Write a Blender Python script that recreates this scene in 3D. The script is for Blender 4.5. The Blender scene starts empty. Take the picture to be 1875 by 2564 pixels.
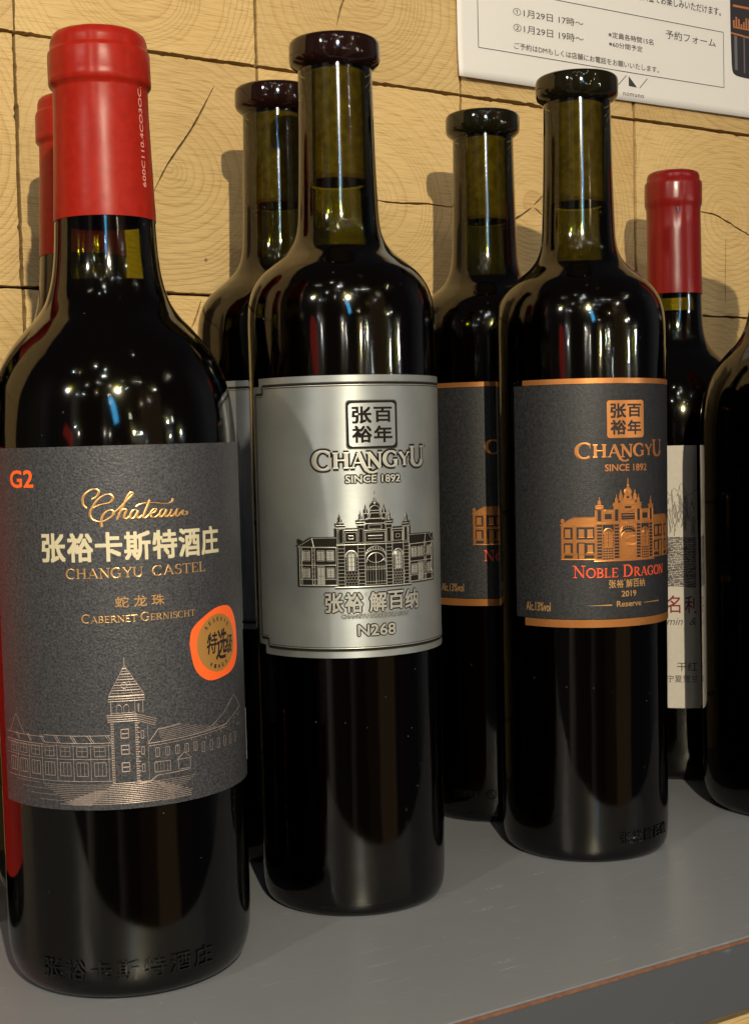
import bpy, bmesh, math, random
from mathutils import Matrix, Vector, Euler
from math import sin, cos, pi, radians, sqrt, atan2
random.seed(7)
S = bpy.context.scene
COL = S.collection

# ------------------------------------------------------------------ camera
cam_d = bpy.data.cameras.new("camera"); cam = bpy.data.objects.new("camera", cam_d); COL.objects.link(cam)
YAW, PIT, ROL = 0.55236, -0.04947, -0.02164
d = Vector((sin(YAW)*cos(PIT), cos(YAW)*cos(PIT), sin(PIT)))
r = Vector((cos(YAW), -sin(YAW), 0)); u = r.cross(d)
r2 = cos(ROL)*r + sin(ROL)*u; u2 = -sin(ROL)*r + cos(ROL)*u
M = Matrix((r2, u2, -d)).transposed().to_4x4(); M.translation = Vector((0, -0.56071, 0.16552))
cam.matrix_world = M
cam_d.sensor_fit = 'VERTICAL'; cam_d.sensor_height = 24; cam_d.lens = 3428.8*24/2564
cam_d.clip_start = 0.02; cam_d.clip_end = 50
S.camera = cam

# ------------------------------------------------------------------ view
S.view_settings.view_transform = 'Standard'; S.view_settings.look = 'None'
S.view_settings.exposure = 0.0; S.view_settings.gamma = 1.0
S.render.engine = 'CYCLES'
S.cycles.use_denoising = True
S.cycles.max_bounces = 10; S.cycles.transparent_max_bounces = 24
S.cycles.glossy_bounces = 6; S.cycles.sample_clamp_indirect = 6
S.cycles.caustics_reflective = True; S.cycles.blur_glossy = .25; S.cycles.caustics_refractive = False

# ------------------------------------------------------------------ world: the dim room behind the camera
world = bpy.data.worlds.new("World"); S.world = world; world.use_nodes = True
wn, wl = world.node_tree.nodes, world.node_tree.links
bg = wn["Background"]
tc = wn.new("ShaderNodeTexCoord"); sep = wn.new("ShaderNodeSeparateXYZ"); wl.new(tc.outputs["Generated"], sep.inputs[0])
at = wn.new("ShaderNodeMath"); at.operation = 'ARCTAN2'; wl.new(sep.outputs["Y"], at.inputs[0]); wl.new(sep.outputs["X"], at.inputs[1])
mr = wn.new("ShaderNodeMapRange"); mr.inputs[1].default_value = -pi; mr.inputs[2].default_value = pi; wl.new(at.outputs[0], mr.inputs[0])
ramp = wn.new("ShaderNodeValToRGB"); wl.new(mr.outputs[0], ramp.inputs[0]); ramp.color_ramp.interpolation = 'LINEAR'
def az(deg): return (deg+180)/360
stops = [(-180, (.12,.12,.115)), (-168,(.04,.042,.05)), (-150, (.04,.043,.05)), (-147,(.34,.30,.25)), (-140,(.028,.029,.034)), (-121,(.016,.016,.021)), (-118,(.14,.12,.12)), (-112,(.016,.016,.021)),
         (-101,(.016,.015,.019)), (-98, (.05,.034,.024)), (-86,(.055,.038,.026)), (-84,(.20,.135,.08)), (-66,(.20,.135,.08)), (-63,(.02,.02,.025)), (-30,(.03,.03,.036)), (-10,(.12,.12,.12)), (20,(.05,.045,.04)), (160,(.05,.04,.03)), (180,(.10,.085,.065))]
cr = ramp.color_ramp
cr.elements[0].position = az(stops[0][0]); cr.elements[0].color = (*stops[0][1], 1)
cr.elements[1].position = 1.0; cr.elements[1].color = (*stops[-1][1], 1)
for a, c in stops[1:-1]:
    e = cr.elements.new(az(a)); e.color = (*c, 1)
fade = wn.new("ShaderNodeMapRange"); fade.inputs[1].default_value = .30; fade.inputs[2].default_value = .62; wl.new(sep.outputs["Z"], fade.inputs[0])
wmx = wn.new("ShaderNodeMix"); wmx.data_type = 'RGBA'; wmx.inputs[7].default_value = (.03, .031, .036, 1)
wl.new(fade.outputs[0], wmx.inputs[0]); wl.new(ramp.outputs[0], wmx.inputs[6]); wl.new(wmx.outputs[2], bg.inputs[0]); bg.inputs[1].default_value = 1.0

# ------------------------------------------------------------------ lamps of the room
def lamp(name, loc, watts, radius, col, spot=None):
    L = bpy.data.lights.new(name, 'POINT'); L.energy = watts; L.shadow_soft_size = radius; L.color = col
    o = bpy.data.objects.new(name, L); o.location = loc; COL.objects.link(o); return o
lamp("ceiling_spotlight", (-.06, -.94, .56), 39, .006, (1.0, .86, .61))
lamp("side_lamp", (-1.35, -.90, .95), 31.0, .03, (1.0, .92, .80))
lamp("fill_lamp", (-.9, -2.2, 2.2), 5.0, .012, (1.0, .93, .82))
rl = random.Random(3)
small = [(-.55,-1.9,1.25,.5),(-.2,-1.7,1.0,.3),(.25,-1.6,1.15,.45),(.8,-1.8,1.0,.35),(-1.3,-2.2,1.3,.5),(-1.7,-1.5,1.1,.3),(.5,-2.6,1.8,.5),(-.3,-2.8,2.0,.6),
         (-1.0,-1.2,.8,.12),(.05,-1.3,.42,.06),(-.75,-2.4,.9,.3),(1.3,-1.6,1.3,.3),(-.4,-1.5,.75,.08),(.35,-2.0,.7,.15)]
for k, (x, y, z, w) in enumerate(small):
    lamp("small_lamp", (x, y, z), w*3.5, .010, rl.choice([(1,.9,.75),(1,.82,.6),(.85,.93,1)]))
for k in range(30):
    lamp("string_light", (rl.uniform(-2.0,1.4), rl.uniform(-3.0,-1.1), rl.choice([rl.uniform(.05,.5), rl.uniform(.3,2.4)])), rl.choice([.6,1.2,2.6]), .010, rl.choice([(1,.93,.85),(.8,.9,1),(1,.97,.95),(1,.82,.6)]))
def tube(name, loc, w, h, watts, col, target=(.27,-.13,.2)):
    L = bpy.data.lights.new(name, 'AREA'); L.shape = 'RECTANGLE'; L.size = w; L.size_y = h; L.energy = watts; L.color = col
    o = bpy.data.objects.new(name, L); o.location = loc; COL.objects.link(o)
    dirv = Vector((target[0]-loc[0], target[1]-loc[1], 0)); o.rotation_euler = dirv.to_track_quat('-Z', 'Z').to_euler()
    return o
tube("blue_tube_lamp", (-.85, -2.95, .98), .20, .62, 4.5, (.08, .50, 1.0))
tube("red_tube_lamp", (-2.4, -1.53, .42), .25, .45, .5, (1.0, .06, .04))

# ------------------------------------------------------------------ materials
def newmat(name):
    m = bpy.data.materials.new(name); m.use_nodes = True
    n, l = m.node_tree.nodes, m.node_tree.links
    return m, n, l, n["Principled BSDF"]
def P(name, col, rough=.5, metal=0, spec=.5, bump=None, coat=0, mottle=None):
    """bump=(scale, strength, distance, stretch vec) mottle=(scale, colour2, contrast)"""
    m, n, l, b = newmat(name)
    b.inputs["Base Color"].default_value = (*col, 1); b.inputs["Roughness"].default_value = rough
    b.inputs["Metallic"].default_value = metal; b.inputs["Specular IOR Level"].default_value = spec
    b.inputs["Coat Weight"].default_value = coat; b.inputs["Coat Roughness"].default_value = .08
    t = n.new("ShaderNodeTexCoord")
    if mottle:
        nz = n.new("ShaderNodeTexNoise"); nz.inputs["Scale"].default_value = mottle[0]; nz.inputs["Detail"].default_value = 5
        l.new(t.outputs["Object"], nz.inputs[0])
        rp = n.new("ShaderNodeMapRange"); rp.inputs[1].default_value = .5-mottle[2]; rp.inputs[2].default_value = .5+mottle[2]; l.new(nz.outputs[0], rp.inputs[0])
        mx = n.new("ShaderNodeMix"); mx.data_type = 'RGBA'; mx.inputs[6].default_value = (*col, 1); mx.inputs[7].default_value = (*mottle[1], 1)
        l.new(rp.outputs[0], mx.inputs[0]); l.new(mx.outputs[2], b.inputs["Base Color"])
    if bump:
        mp = n.new("ShaderNodeMapping"); mp.inputs["Scale"].default_value = bump[3] if len(bump) > 3 else (1, 1, 1)
        l.new(t.outputs["Object"], mp.inputs[0])
        nz = n.new("ShaderNodeTexNoise"); nz.inputs["Scale"].default_value = bump[0]; nz.inputs["Detail"].default_value = 4
        l.new(mp.outputs[0], nz.inputs[0])
        bp = n.new("ShaderNodeBump"); bp.inputs["Strength"].default_value = bump[1]; bp.inputs["Distance"].default_value = bump[2]
        l.new(nz.outputs[0], bp.inputs["Height"]); l.new(bp.outputs[0], b.inputs["Normal"])
    return m
MT = {}
MT['wine'] = P("red_wine", (.004, .0015, .002), .12, 0, .15)
MT['cork'] = P("cork", (.16, .105, .045), .8, mottle=(350, (.085, .050, .022), .14))
MT['cork_end'] = P("wine_stained_cork", (.10, .05, .04), .8)
MT['capsule'] = P("red_capsule", (.29, .014, .006), .33, 0, .16, bump=(70, .2, .0007), coat=0, mottle=(420, (.24, .010, .006), .2))
MT['dark_capsule'] = P("dark_red_capsule", (.17, .006, .005), .30, 0, .3, bump=(80, .18, .0006), coat=.15)
MT['grey_paper'] = P("grey_embossed_paper", (.024, .025, .029), .48, .3, .6, bump=(1700, .8, .0002), mottle=(1500, (.076, .078, .087), .17))
MT['dark_paper'] = P("dark_laid_paper", (.010, .0105, .012), .48, .15, .5, bump=(1500, .7, .0002, (1, 1, 2.2)), mottle=(900, (.026, .0265, .029), .16))
MT['red_paper'] = P("red_paper", (.55, .02, .012), .5)
MT['white_paper'] = P("white_label_paper", (.62, .58, .52), .7, mottle=(500, (.58, .54, .48), .2))
MT['gold'] = P("gold_foil", (.80, .46, .17), .33, .75, .5)
MT['pale_gold'] = P("cream_foil", (.74, .66, .44), .38, .35, .5)
MT['line_gold'] = P("pale_copper_line", (.44, .35, .30), .4, .4, .5, mottle=(300, (.34, .26, .22), .15))
MT['copper'] = P("copper_foil", (.64, .26, .075), .34, .75, .5, bump=(500, .2, .0002))
MT['orange'] = P("orange_ink", (.95, .13, .02), .45)
MT['red_orange'] = P("vermilion_foil", (.85, .10, .03), .38, .25)
MT['seal_gold'] = P("seal_gold", (.52, .27, .07), .5, .5)
MT['black_ink'] = P("black_ink", (.012, .010, .010), .5)
MT['grey_ink'] = P("grey_ink", (.10, .09, .085), .6); MT['soft_ink'] = P("soft_grey_ink", (.24, .22, .20), .6)
MT['dark_red_ink'] = P("dark_red_ink", (.22, .01, .012), .5)
MT['stamp_white'] = P("silver_stamp", (.66, .30, .25), .5, 0)
def silver():
    m, n, l, b = newmat("brushed_pewter")
    b.inputs["Metallic"].default_value = .72; b.inputs["Roughness"].default_value = .5
    t = n.new("ShaderNodeTexCoord"); mp = n.new("ShaderNodeMapping"); mp.inputs["Scale"].default_value = (1, 1, 30)
    l.new(t.outputs["Object"], mp.inputs[0])
    nz = n.new("ShaderNodeTexNoise"); nz.inputs["Scale"].default_value = 190; nz.inputs["Detail"].default_value = 4; l.new(mp.outputs[0], nz.inputs[0])
    tg = n.new("ShaderNodeTangent"); tg.direction_type = "RADIAL"; tg.axis = "Z"; l.new(tg.outputs[0], b.inputs["Tangent"]); b.inputs["Anisotropic"].default_value = .75; b.inputs["Anisotropic Rotation"].default_value = 0.25
    bp = n.new("ShaderNodeBump"); bp.inputs["Strength"].default_value = .4; bp.inputs["Distance"].default_value = .00006
    l.new(nz.outputs[0], bp.inputs["Height"]); l.new(bp.outputs[0], b.inputs["Normal"])
    n2 = n.new("ShaderNodeTexNoise"); n2.inputs["Scale"].default_value = 40; n2.inputs["Detail"].default_value = 4; l.new(t.outputs["Object"], n2.inputs[0])
    rp = n.new("ShaderNodeValToRGB"); rp.color_ramp.elements[0].position = .35; rp.color_ramp.elements[1].position = .62
    rp.color_ramp.elements[0].color = (.34, .37, .375, 1); rp.color_ramp.elements[1].color = (.44, .465, .455, 1)
    l.new(n2.outputs[0], rp.inputs[0]); l.new(rp.outputs[0], b.inputs["Base Color"])
    m2 = n.new("ShaderNodeMapRange"); m2.inputs[3].default_value = .44; m2.inputs[4].default_value = .62; l.new(nz.outputs[0], m2.inputs[0]); l.new(m2.outputs[0], b.inputs["Roughness"])
    return m
MT['silver'] = silver()
MT['silver_line'] = P("bright_pewter", (.56, .55, .48), .4, .7)
MT['patina'] = P("black_patina", (.012, .010, .008), .85, 0, .15)
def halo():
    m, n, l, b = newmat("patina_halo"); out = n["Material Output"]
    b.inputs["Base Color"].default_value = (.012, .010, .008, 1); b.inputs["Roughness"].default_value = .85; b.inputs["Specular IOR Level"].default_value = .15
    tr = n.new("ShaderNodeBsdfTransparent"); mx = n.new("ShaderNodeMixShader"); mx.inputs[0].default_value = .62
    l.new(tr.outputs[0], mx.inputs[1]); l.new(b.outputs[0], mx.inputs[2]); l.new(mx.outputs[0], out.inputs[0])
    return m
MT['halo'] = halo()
def glass(name, tint, edge):
    m, n, l, b = newmat(name); out = n["Material Output"]; n.remove(b)
    tr = n.new("ShaderNodeBsdfTransparent"); gl = n.new("ShaderNodeBsdfGlossy"); gl.inputs["Roughness"].default_value = .075
    gl.inputs["Color"].default_value = (1, 1, 1, 1)
    lw = n.new("ShaderNodeLayerWeight"); lw.inputs["Blend"].default_value = .35
    mxc = n.new("ShaderNodeMix"); mxc.data_type = 'RGBA'; mxc.inputs[6].default_value = (*tint, 1); mxc.inputs[7].default_value = (*edge, 1)
    l.new(lw.outputs["Facing"], mxc.inputs[0]); l.new(mxc.outputs[2], tr.inputs[0])
    fr = n.new("ShaderNodeFresnel"); fr.inputs["IOR"].default_value = 1.5
    mx = n.new("ShaderNodeMixShader"); l.new(fr.outputs[0], mx.inputs[0]); l.new(tr.outputs[0], mx.inputs[1]); l.new(gl.outputs[0], mx.inputs[2])
    # slight waviness of blown glass, and dust
    t = n.new("ShaderNodeTexCoord"); mp = n.new("ShaderNodeMapping"); mp.inputs["Scale"].default_value = (1, 1, .35); l.new(t.outputs["Object"], mp.inputs[0])
    nz = n.new("ShaderNodeTexNoise"); nz.inputs["Scale"].default_value = 55; nz.inputs["Detail"].default_value = 2; l.new(mp.outputs[0], nz.inputs[0])
    bp = n.new("ShaderNodeBump"); bp.inputs["Strength"].default_value = .35; bp.inputs["Distance"].default_value = .0007; l.new(nz.outputs[0], bp.inputs["Height"])
    l.new(bp.outputs[0], gl.inputs["Normal"])
    vo = n.new("ShaderNodeTexVoronoi"); vo.inputs["Scale"].default_value = 170; l.new(t.outputs["Object"], vo.inputs[0])
    lt = n.new("ShaderNodeMath"); lt.operation = 'LESS_THAN'; lt.inputs[1].default_value = .035; l.new(vo.outputs["Distance"], lt.inputs[0])
    ml = n.new("ShaderNodeMath"); ml.operation = 'MULTIPLY'; ml.inputs[1].default_value = .13; l.new(lt.outputs[0], ml.inputs[0])
    df = n.new("ShaderNodeBsdfDiffuse"); df.inputs[0].default_value = (.7, .68, .62, 1)
    m3 = n.new("ShaderNodeMixShader"); l.new(ml.outputs[0], m3.inputs[0]); l.new(mx.outputs[0], m3.inputs[1]); l.new(df.outputs[0], m3.inputs[2])
    l.new(m3.outputs[0], out.inputs[0])
    return m
MT['glass'] = glass("olive_glass", (.54, .55, .12), (.14, .12, .015))
MT['brown_glass'] = glass("brown_glass", (.45, .36, .2), (.08, .05, .02))

def wood_mat():
    m, n, l, b = newmat("end_grain_wood")
    t = n.new("ShaderNodeTexCoord"); oi = n.new("ShaderNodeObjectInfo")
    def math_(op, a, bv=None, c=None):
        q = n.new("ShaderNodeMath"); q.operation = op
        for i, v in enumerate((a, bv, c)):
            if v is None: continue
            if isinstance(v, (int, float)): q.inputs[i].default_value = v
            else: l.new(v, q.inputs[i])
        return q.outputs[0]
    off = n.new("ShaderNodeVectorMath"); off.operation = 'SCALE'; off.inputs[3].default_value = 9.0
    cx = n.new("ShaderNodeCombineXYZ"); l.new(oi.outputs["Random"], cx.inputs[0]); l.new(oi.outputs["Random"], cx.inputs[2]); l.new(cx.outputs[0], off.inputs[0])
    ad = n.new("ShaderNodeVectorMath"); ad.operation = 'ADD'; l.new(t.outputs["Object"], ad.inputs[0]); l.new(off.outputs[0], ad.inputs[1])
    n1 = n.new("ShaderNodeTexNoise"); n1.inputs["Scale"].default_value = 16; n1.inputs["Detail"].default_value = 3.5; n1.inputs["Roughness"].default_value = .45; l.new(ad.outputs[0], n1.inputs[0])
    sp = n.new("ShaderNodeSeparateXYZ"); l.new(t.outputs["Object"], sp.inputs[0])
    rr = math_('SQRT', math_('ADD', math_('POWER', sp.outputs[0], 2.0), math_('MULTIPLY', math_('POWER', sp.outputs[2], 2.0), 1.15)))
    rad = math_('ADD', rr, math_('MULTIPLY', math_('SUBTRACT', n1.outputs[0], .5), math_('ADD', .006, math_('MULTIPLY', rr, .30))))
    # uneven ring widths
    n1d = n.new("ShaderNodeTexNoise"); n1d.noise_dimensions = '1D'; n1d.inputs["Scale"].default_value = 45; n1d.inputs["Detail"].default_value = 1
    l.new(math_('ADD', rad, math_('MULTIPLY', oi.outputs["Random"], 5.0)), n1d.inputs["W"])
    ph = math_('ADD', math_('MULTIPLY', rad, 300.0), math_('MULTIPLY', n1d.outputs[0], 5.0))
    fr = math_('FRACT', ph)
    late = math_('POWER', fr, 6.0)           # slow rise, abrupt fall: latewood edge
    n3 = n.new("ShaderNodeTexNoise"); n3.inputs["Scale"].default_value = 30; n3.inputs["Detail"].default_value = 2; l.new(ad.outputs[0], n3.inputs[0])
    k = math_('MULTIPLY', late, math_('ADD', .12, math_('MULTIPLY', n3.outputs[0], .95)))
    mixc = n.new("ShaderNodeMix"); mixc.data_type = 'RGBA'; mixc.inputs[6].default_value = (.65, .47, .215, 1); mixc.inputs[7].default_value = (.46, .295, .115, 1); l.new(k, mixc.inputs[0])
    n4 = n.new("ShaderNodeTexNoise"); n4.inputs["Scale"].default_value = 11; n4.inputs["Detail"].default_value = 3; l.new(ad.outputs[0], n4.inputs[0])
    r4 = n.new("ShaderNodeMapRange"); r4.inputs[1].default_value = .35; r4.inputs[2].default_value = .7; l.new(n4.outputs[0], r4.inputs[0])
    mix2 = n.new("ShaderNodeMix"); mix2.data_type = 'RGBA'; mix2.blend_type = 'MULTIPLY'; mix2.inputs[7].default_value = (.86, .80, .70, 1)
    l.new(r4.outputs[0], mix2.inputs[0]); l.new(mixc.outputs[2], mix2.inputs[6])
    # saw marks: fine slanting streaks
    mp = n.new("ShaderNodeMapping"); mp.inputs["Rotation"].default_value = (0, .25, 0); mp.inputs["Scale"].default_value = (1.2, 1, 30); l.new(t.outputs["Object"], mp.inputs[0])
    n5 = n.new("ShaderNodeTexNoise"); n5.inputs["Scale"].default_value = 60; n5.inputs["Detail"].default_value = 4; l.new(mp.outputs[0], n5.inputs[0])
    n6 = n.new("ShaderNodeTexNoise"); n6.inputs["Scale"].default_value = 1400; n6.inputs["Detail"].default_value = 2; l.new(ad.outputs[0], n6.inputs[0])
    mix3 = n.new("ShaderNodeMix"); mix3.data_type = 'RGBA'; mix3.blend_type = 'MULTIPLY'; mix3.inputs[7].default_value = (.70, .65, .56, 1)
    r5 = n.new("ShaderNodeMapRange"); r5.inputs[1].default_value = .48; r5.inputs[2].default_value = .72; l.new(n5.outputs[0], r5.inputs[0])
    l.new(r5.outputs[0], mix3.inputs[0]); l.new(mix2.outputs[2], mix3.inputs[6])
    # small dark pin knots
    vo = n.new("ShaderNodeTexVoronoi"); vo.inputs["Scale"].default_value = 28; l.new(ad.outputs[0], vo.inputs[0])
    lt = n.new("ShaderNodeMapRange"); lt.inputs[1].default_value = .018; lt.inputs[2].default_value = .034; lt.inputs[3].default_value = .75; lt.inputs[4].default_value = 0; l.new(vo.outputs["Distance"], lt.inputs[0])
    mix4 = n.new("ShaderNodeMix"); mix4.data_type = 'RGBA'; mix4.inputs[7].default_value = (.09, .04, .012, 1); l.new(lt.outputs[0], mix4.inputs[0]); l.new(mix3.outputs[2], mix4.inputs[6])
    hv = n.new("ShaderNodeHueSaturation"); l.new(math_('ADD', .86, math_('MULTIPLY', oi.outputs["Random"], .22)), hv.inputs["Value"]); l.new(mix4.outputs[2], hv.inputs["Color"])
    l.new(hv.outputs[0], b.inputs["Base Color"])
    b.inputs["Roughness"].default_value = .62; b.inputs["Specular IOR Level"].default_value = .3
    hsum = math_('ADD', math_('MULTIPLY', late, -.6), math_('ADD', math_('MULTIPLY', n5.outputs[0], .9), math_('MULTIPLY', n6.outputs[0], .5)))
    bp = n.new("ShaderNodeBump"); bp.inputs["Strength"].default_value = .5; bp.inputs["Distance"].default_value = .0005; l.new(hsum, bp.inputs["Height"]); l.new(bp.outputs[0], b.inputs["Normal"])
    return m
MT['wood'] = wood_mat()
MT['gap'] = P("dark_gap_wood", (.09, .045, .015), .9, mottle=(300, (.03, .014, .005), .2))
def shelf_mat(name, col, rough):
    m, n, l, b = newmat(name); b.inputs['Specular IOR Level'].default_value = .7
    t = n.new("ShaderNodeTexCoord")
    nz = n.new("ShaderNodeTexNoise"); nz.inputs["Scale"].default_value = 12; nz.inputs["Detail"].default_value = 6; l.new(t.outputs["Object"], nz.inputs[0])
    mp = n.new("ShaderNodeMapping"); mp.inputs["Rotation"].default_value = (0, 0, .5); mp.inputs["Scale"].default_value = (1, 14, 1); l.new(t.outputs["Object"], mp.inputs[0])
    sc = n.new("ShaderNodeTexNoise"); sc.inputs["Scale"].default_value = 60; sc.inputs["Detail"].default_value = 5; l.new(mp.outputs[0], sc.inputs[0])
    mxr = n.new("ShaderNodeMapRange"); mxr.inputs[3].default_value = rough-.10; mxr.inputs[4].default_value = rough+.14; l.new(nz.outputs[0], mxr.inputs[0])
    l.new(mxr.outputs[0], b.inputs["Roughness"])
    vo = n.new("ShaderNodeTexVoronoi"); vo.inputs["Scale"].default_value = 75; l.new(t.outputs["Object"], vo.inputs[0])
    lt = n.new("ShaderNodeMapRange"); lt.inputs[1].default_value = .02; lt.inputs[2].default_value = .045; lt.inputs[3].default_value = .55; lt.inputs[4].default_value = 0; l.new(vo.outputs["Distance"], lt.inputs[0])
    scr = n.new("ShaderNodeMapRange"); scr.inputs[1].default_value = .64; scr.inputs[2].default_value = .72; scr.inputs[3].default_value = 0; scr.inputs[4].default_value = .42; l.new(sc.outputs[0], scr.inputs[0])
    mp2 = n.new("ShaderNodeMapping"); mp2.inputs["Rotation"].default_value = (0, 0, -.7); mp2.inputs["Scale"].default_value = (9, 40, 1); l.new(t.outputs["Object"], mp2.inputs[0])
    v2 = n.new("ShaderNodeTexVoronoi"); v2.inputs["Scale"].default_value = 1.6; l.new(mp2.outputs[0], v2.inputs[0])
    s2 = n.new("ShaderNodeMapRange"); s2.inputs[1].default_value = .05; s2.inputs[2].default_value = .10; s2.inputs[3].default_value = 1; s2.inputs[4].default_value = 0; l.new(v2.outputs["Distance"], s2.inputs[0])
    n2 = n.new("ShaderNodeTexNoise"); n2.inputs["Scale"].default_value = 900; l.new(t.outputs["Object"], n2.inputs[0])
    s3 = n.new("ShaderNodeMapRange"); s3.inputs[1].default_value = .5; s3.inputs[2].default_value = .62; s3.inputs[4].default_value = .75; l.new(n2.outputs[0], s3.inputs[0])
    s4 = n.new("ShaderNodeMath"); s4.operation = 'MULTIPLY'; l.new(s2.outputs[0], s4.inputs[0]); l.new(s3.outputs[0], s4.inputs[1])
    mx0 = n.new("ShaderNodeMath"); mx0.operation = 'MAXIMUM'; l.new(s4.outputs[0], mx0.inputs[0]); l.new(scr.outputs[0], mx0.inputs[1])
    mxm = n.new("ShaderNodeMath"); mxm.operation = 'MAXIMUM'; l.new(lt.outputs[0], mxm.inputs[0]); l.new(mx0.outputs[0], mxm.inputs[1])
    rp = n.new("ShaderNodeMix"); rp.data_type = 'RGBA'; rp.inputs[6].default_value = (*col, 1); rp.inputs[7].default_value = (col[0]*.86, col[1]*.86, col[2]*.86, 1); l.new(nz.outputs[0], rp.inputs[0])
    mx = n.new("ShaderNodeMix"); mx.data_type = 'RGBA'; mx.inputs[7].default_value = (.42, .42, .42, 1); l.new(mxm.outputs[0], mx.inputs[0]); l.new(rp.outputs[2], mx.inputs[6]); l.new(mx.outputs[2], b.inputs["Base Color"])
    n6 = n.new("ShaderNodeTexNoise"); n6.inputs["Scale"].default_value = 2200; l.new(t.outputs["Object"], n6.inputs[0])
    bp = n.new("ShaderNodeBump"); bp.inputs["Strength"].default_value = .35; bp.inputs["Distance"].default_value = .0001; l.new(n6.outputs[0], bp.inputs["Height"]); l.new(bp.outputs[0], b.inputs["Normal"])
    return m
MT['shelf'] = shelf_mat("grey_laminate", (.205, .218, .240), .30)
MT['shelf_front'] = shelf_mat("dark_grey_laminate", (.072, .078, .090), .5)
MT['shelf_core'] = P("laminate_core", (.21, .095, .055), .7, mottle=(400, (.13, .06, .035), .15))
MT['poster'] = P("poster_paper", (.70, .68, .65), .55, bump=(14, .3, .002))
MT['poster_ink'] = P("poster_ink", (.035, .033, .035), .5)
MT['print_grey'] = P("printed_grey", (.12, .12, .13), .5); MT['print_dark'] = P("printed_dark", (.025, .022, .024), .5); MT['print_copper'] = P("printed_copper", (.42, .15, .05), .5)
MT['print_light'] = P("printed_light", (.30, .30, .32), .5)

# ------------------------------------------------------------------ helpers
def link(o, parent=None):
    COL.objects.link(o)
    if parent is not None: o.parent = parent
    return o
def empty(name, loc, label, cat, group=None, rot=(0, 0, 0)):
    o = bpy.data.objects.new(name, None); o.location = loc; o.rotation_euler = rot; o.empty_display_size = .02
    o['label'] = label; o['category'] = cat
    if group: o['group'] = group
    return link(o)
def mesh_obj(name, bm, mat, parent=None, smooth=False):
    me = bpy.data.meshes.new(name)
    bm.normal_update(); bm.to_mesh(me); bm.free()
    if smooth:
        for p in me.polygons: p.use_smooth = True
    for mm in (mat if isinstance(mat, (list, tuple)) else [mat]): me.materials.append(mm)
    return link(bpy.data.objects.new(name, me), parent)
def smooth_profile(pts, sub=4, keep=()):
    """Catmull-Rom through (r,z) points in mm"""
    out = []
    n = len(pts)
    for i in range(n-1):
        p0 = pts[max(i-1, 0)]; p1 = pts[i]; p2 = pts[i+1]; p3 = pts[min(i+2, n-1)]
        for k in range(sub):
            t = k/sub; q = []
            for a in (0, 1):
                d1 = (p2[a]-p0[a])*.5; d2 = (p3[a]-p1[a])*.5
                # limit tangents where spacing differs a lot
                s = p2[a]-p1[a]
                if abs(d1) > 3*abs(s): d1 = 3*abs(s)*(1 if d1 > 0 else -1) if s != 0 else 0
                if abs(d2) > 3*abs(s): d2 = 3*abs(s)*(1 if d2 > 0 else -1) if s != 0 else 0
                h = ((2*t**3-3*t*t+1)*p1[a] + (t**3-2*t*t+t)*d1 + (-2*t**3+3*t*t)*p2[a] + (t**3-t*t)*d2)
                q.append(h)
            out.append(tuple(q))
    out.append(pts[-1]); return out
def lathe(name, prof, mat, parent, seg=96, jitter=0, cap0=False, cap1=False):
    bm = bmesh.new(); rings = []
    for (R, z) in prof:
        if R < .01:
            rings.append([bm.verts.new((0, 0, z/1000))])
        else:
            rings.append([bm.verts.new(((R/1000)*cos(2*pi*k/seg), (R/1000)*sin(2*pi*k/seg), z/1000)) for k in range(seg)])
    for a, b in zip(rings[:-1], rings[1:]):
        for k in range(seg):
            k2 = (k+1) % seg
            if len(a) == 1 and len(b) == 1: continue
            if len(a) == 1: bm.faces.new((a[0], b[k2], b[k]))
            elif len(b) == 1: bm.faces.new((a[k], a[k2], b[0]))
            else: bm.faces.new((a[k], a[k2], b[k2], b[k]))
    return mesh_obj(name, bm, mat, parent, True)
def rad_at(prof, z):
    for (r0, z0), (r1, z1) in zip(prof[:-1], prof[1:]):
        if z0 <= z <= z1 and z1 > z0: return r0+(r1-r0)*(z-z0)/(z1-z0)
    return prof[-1][0]

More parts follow.
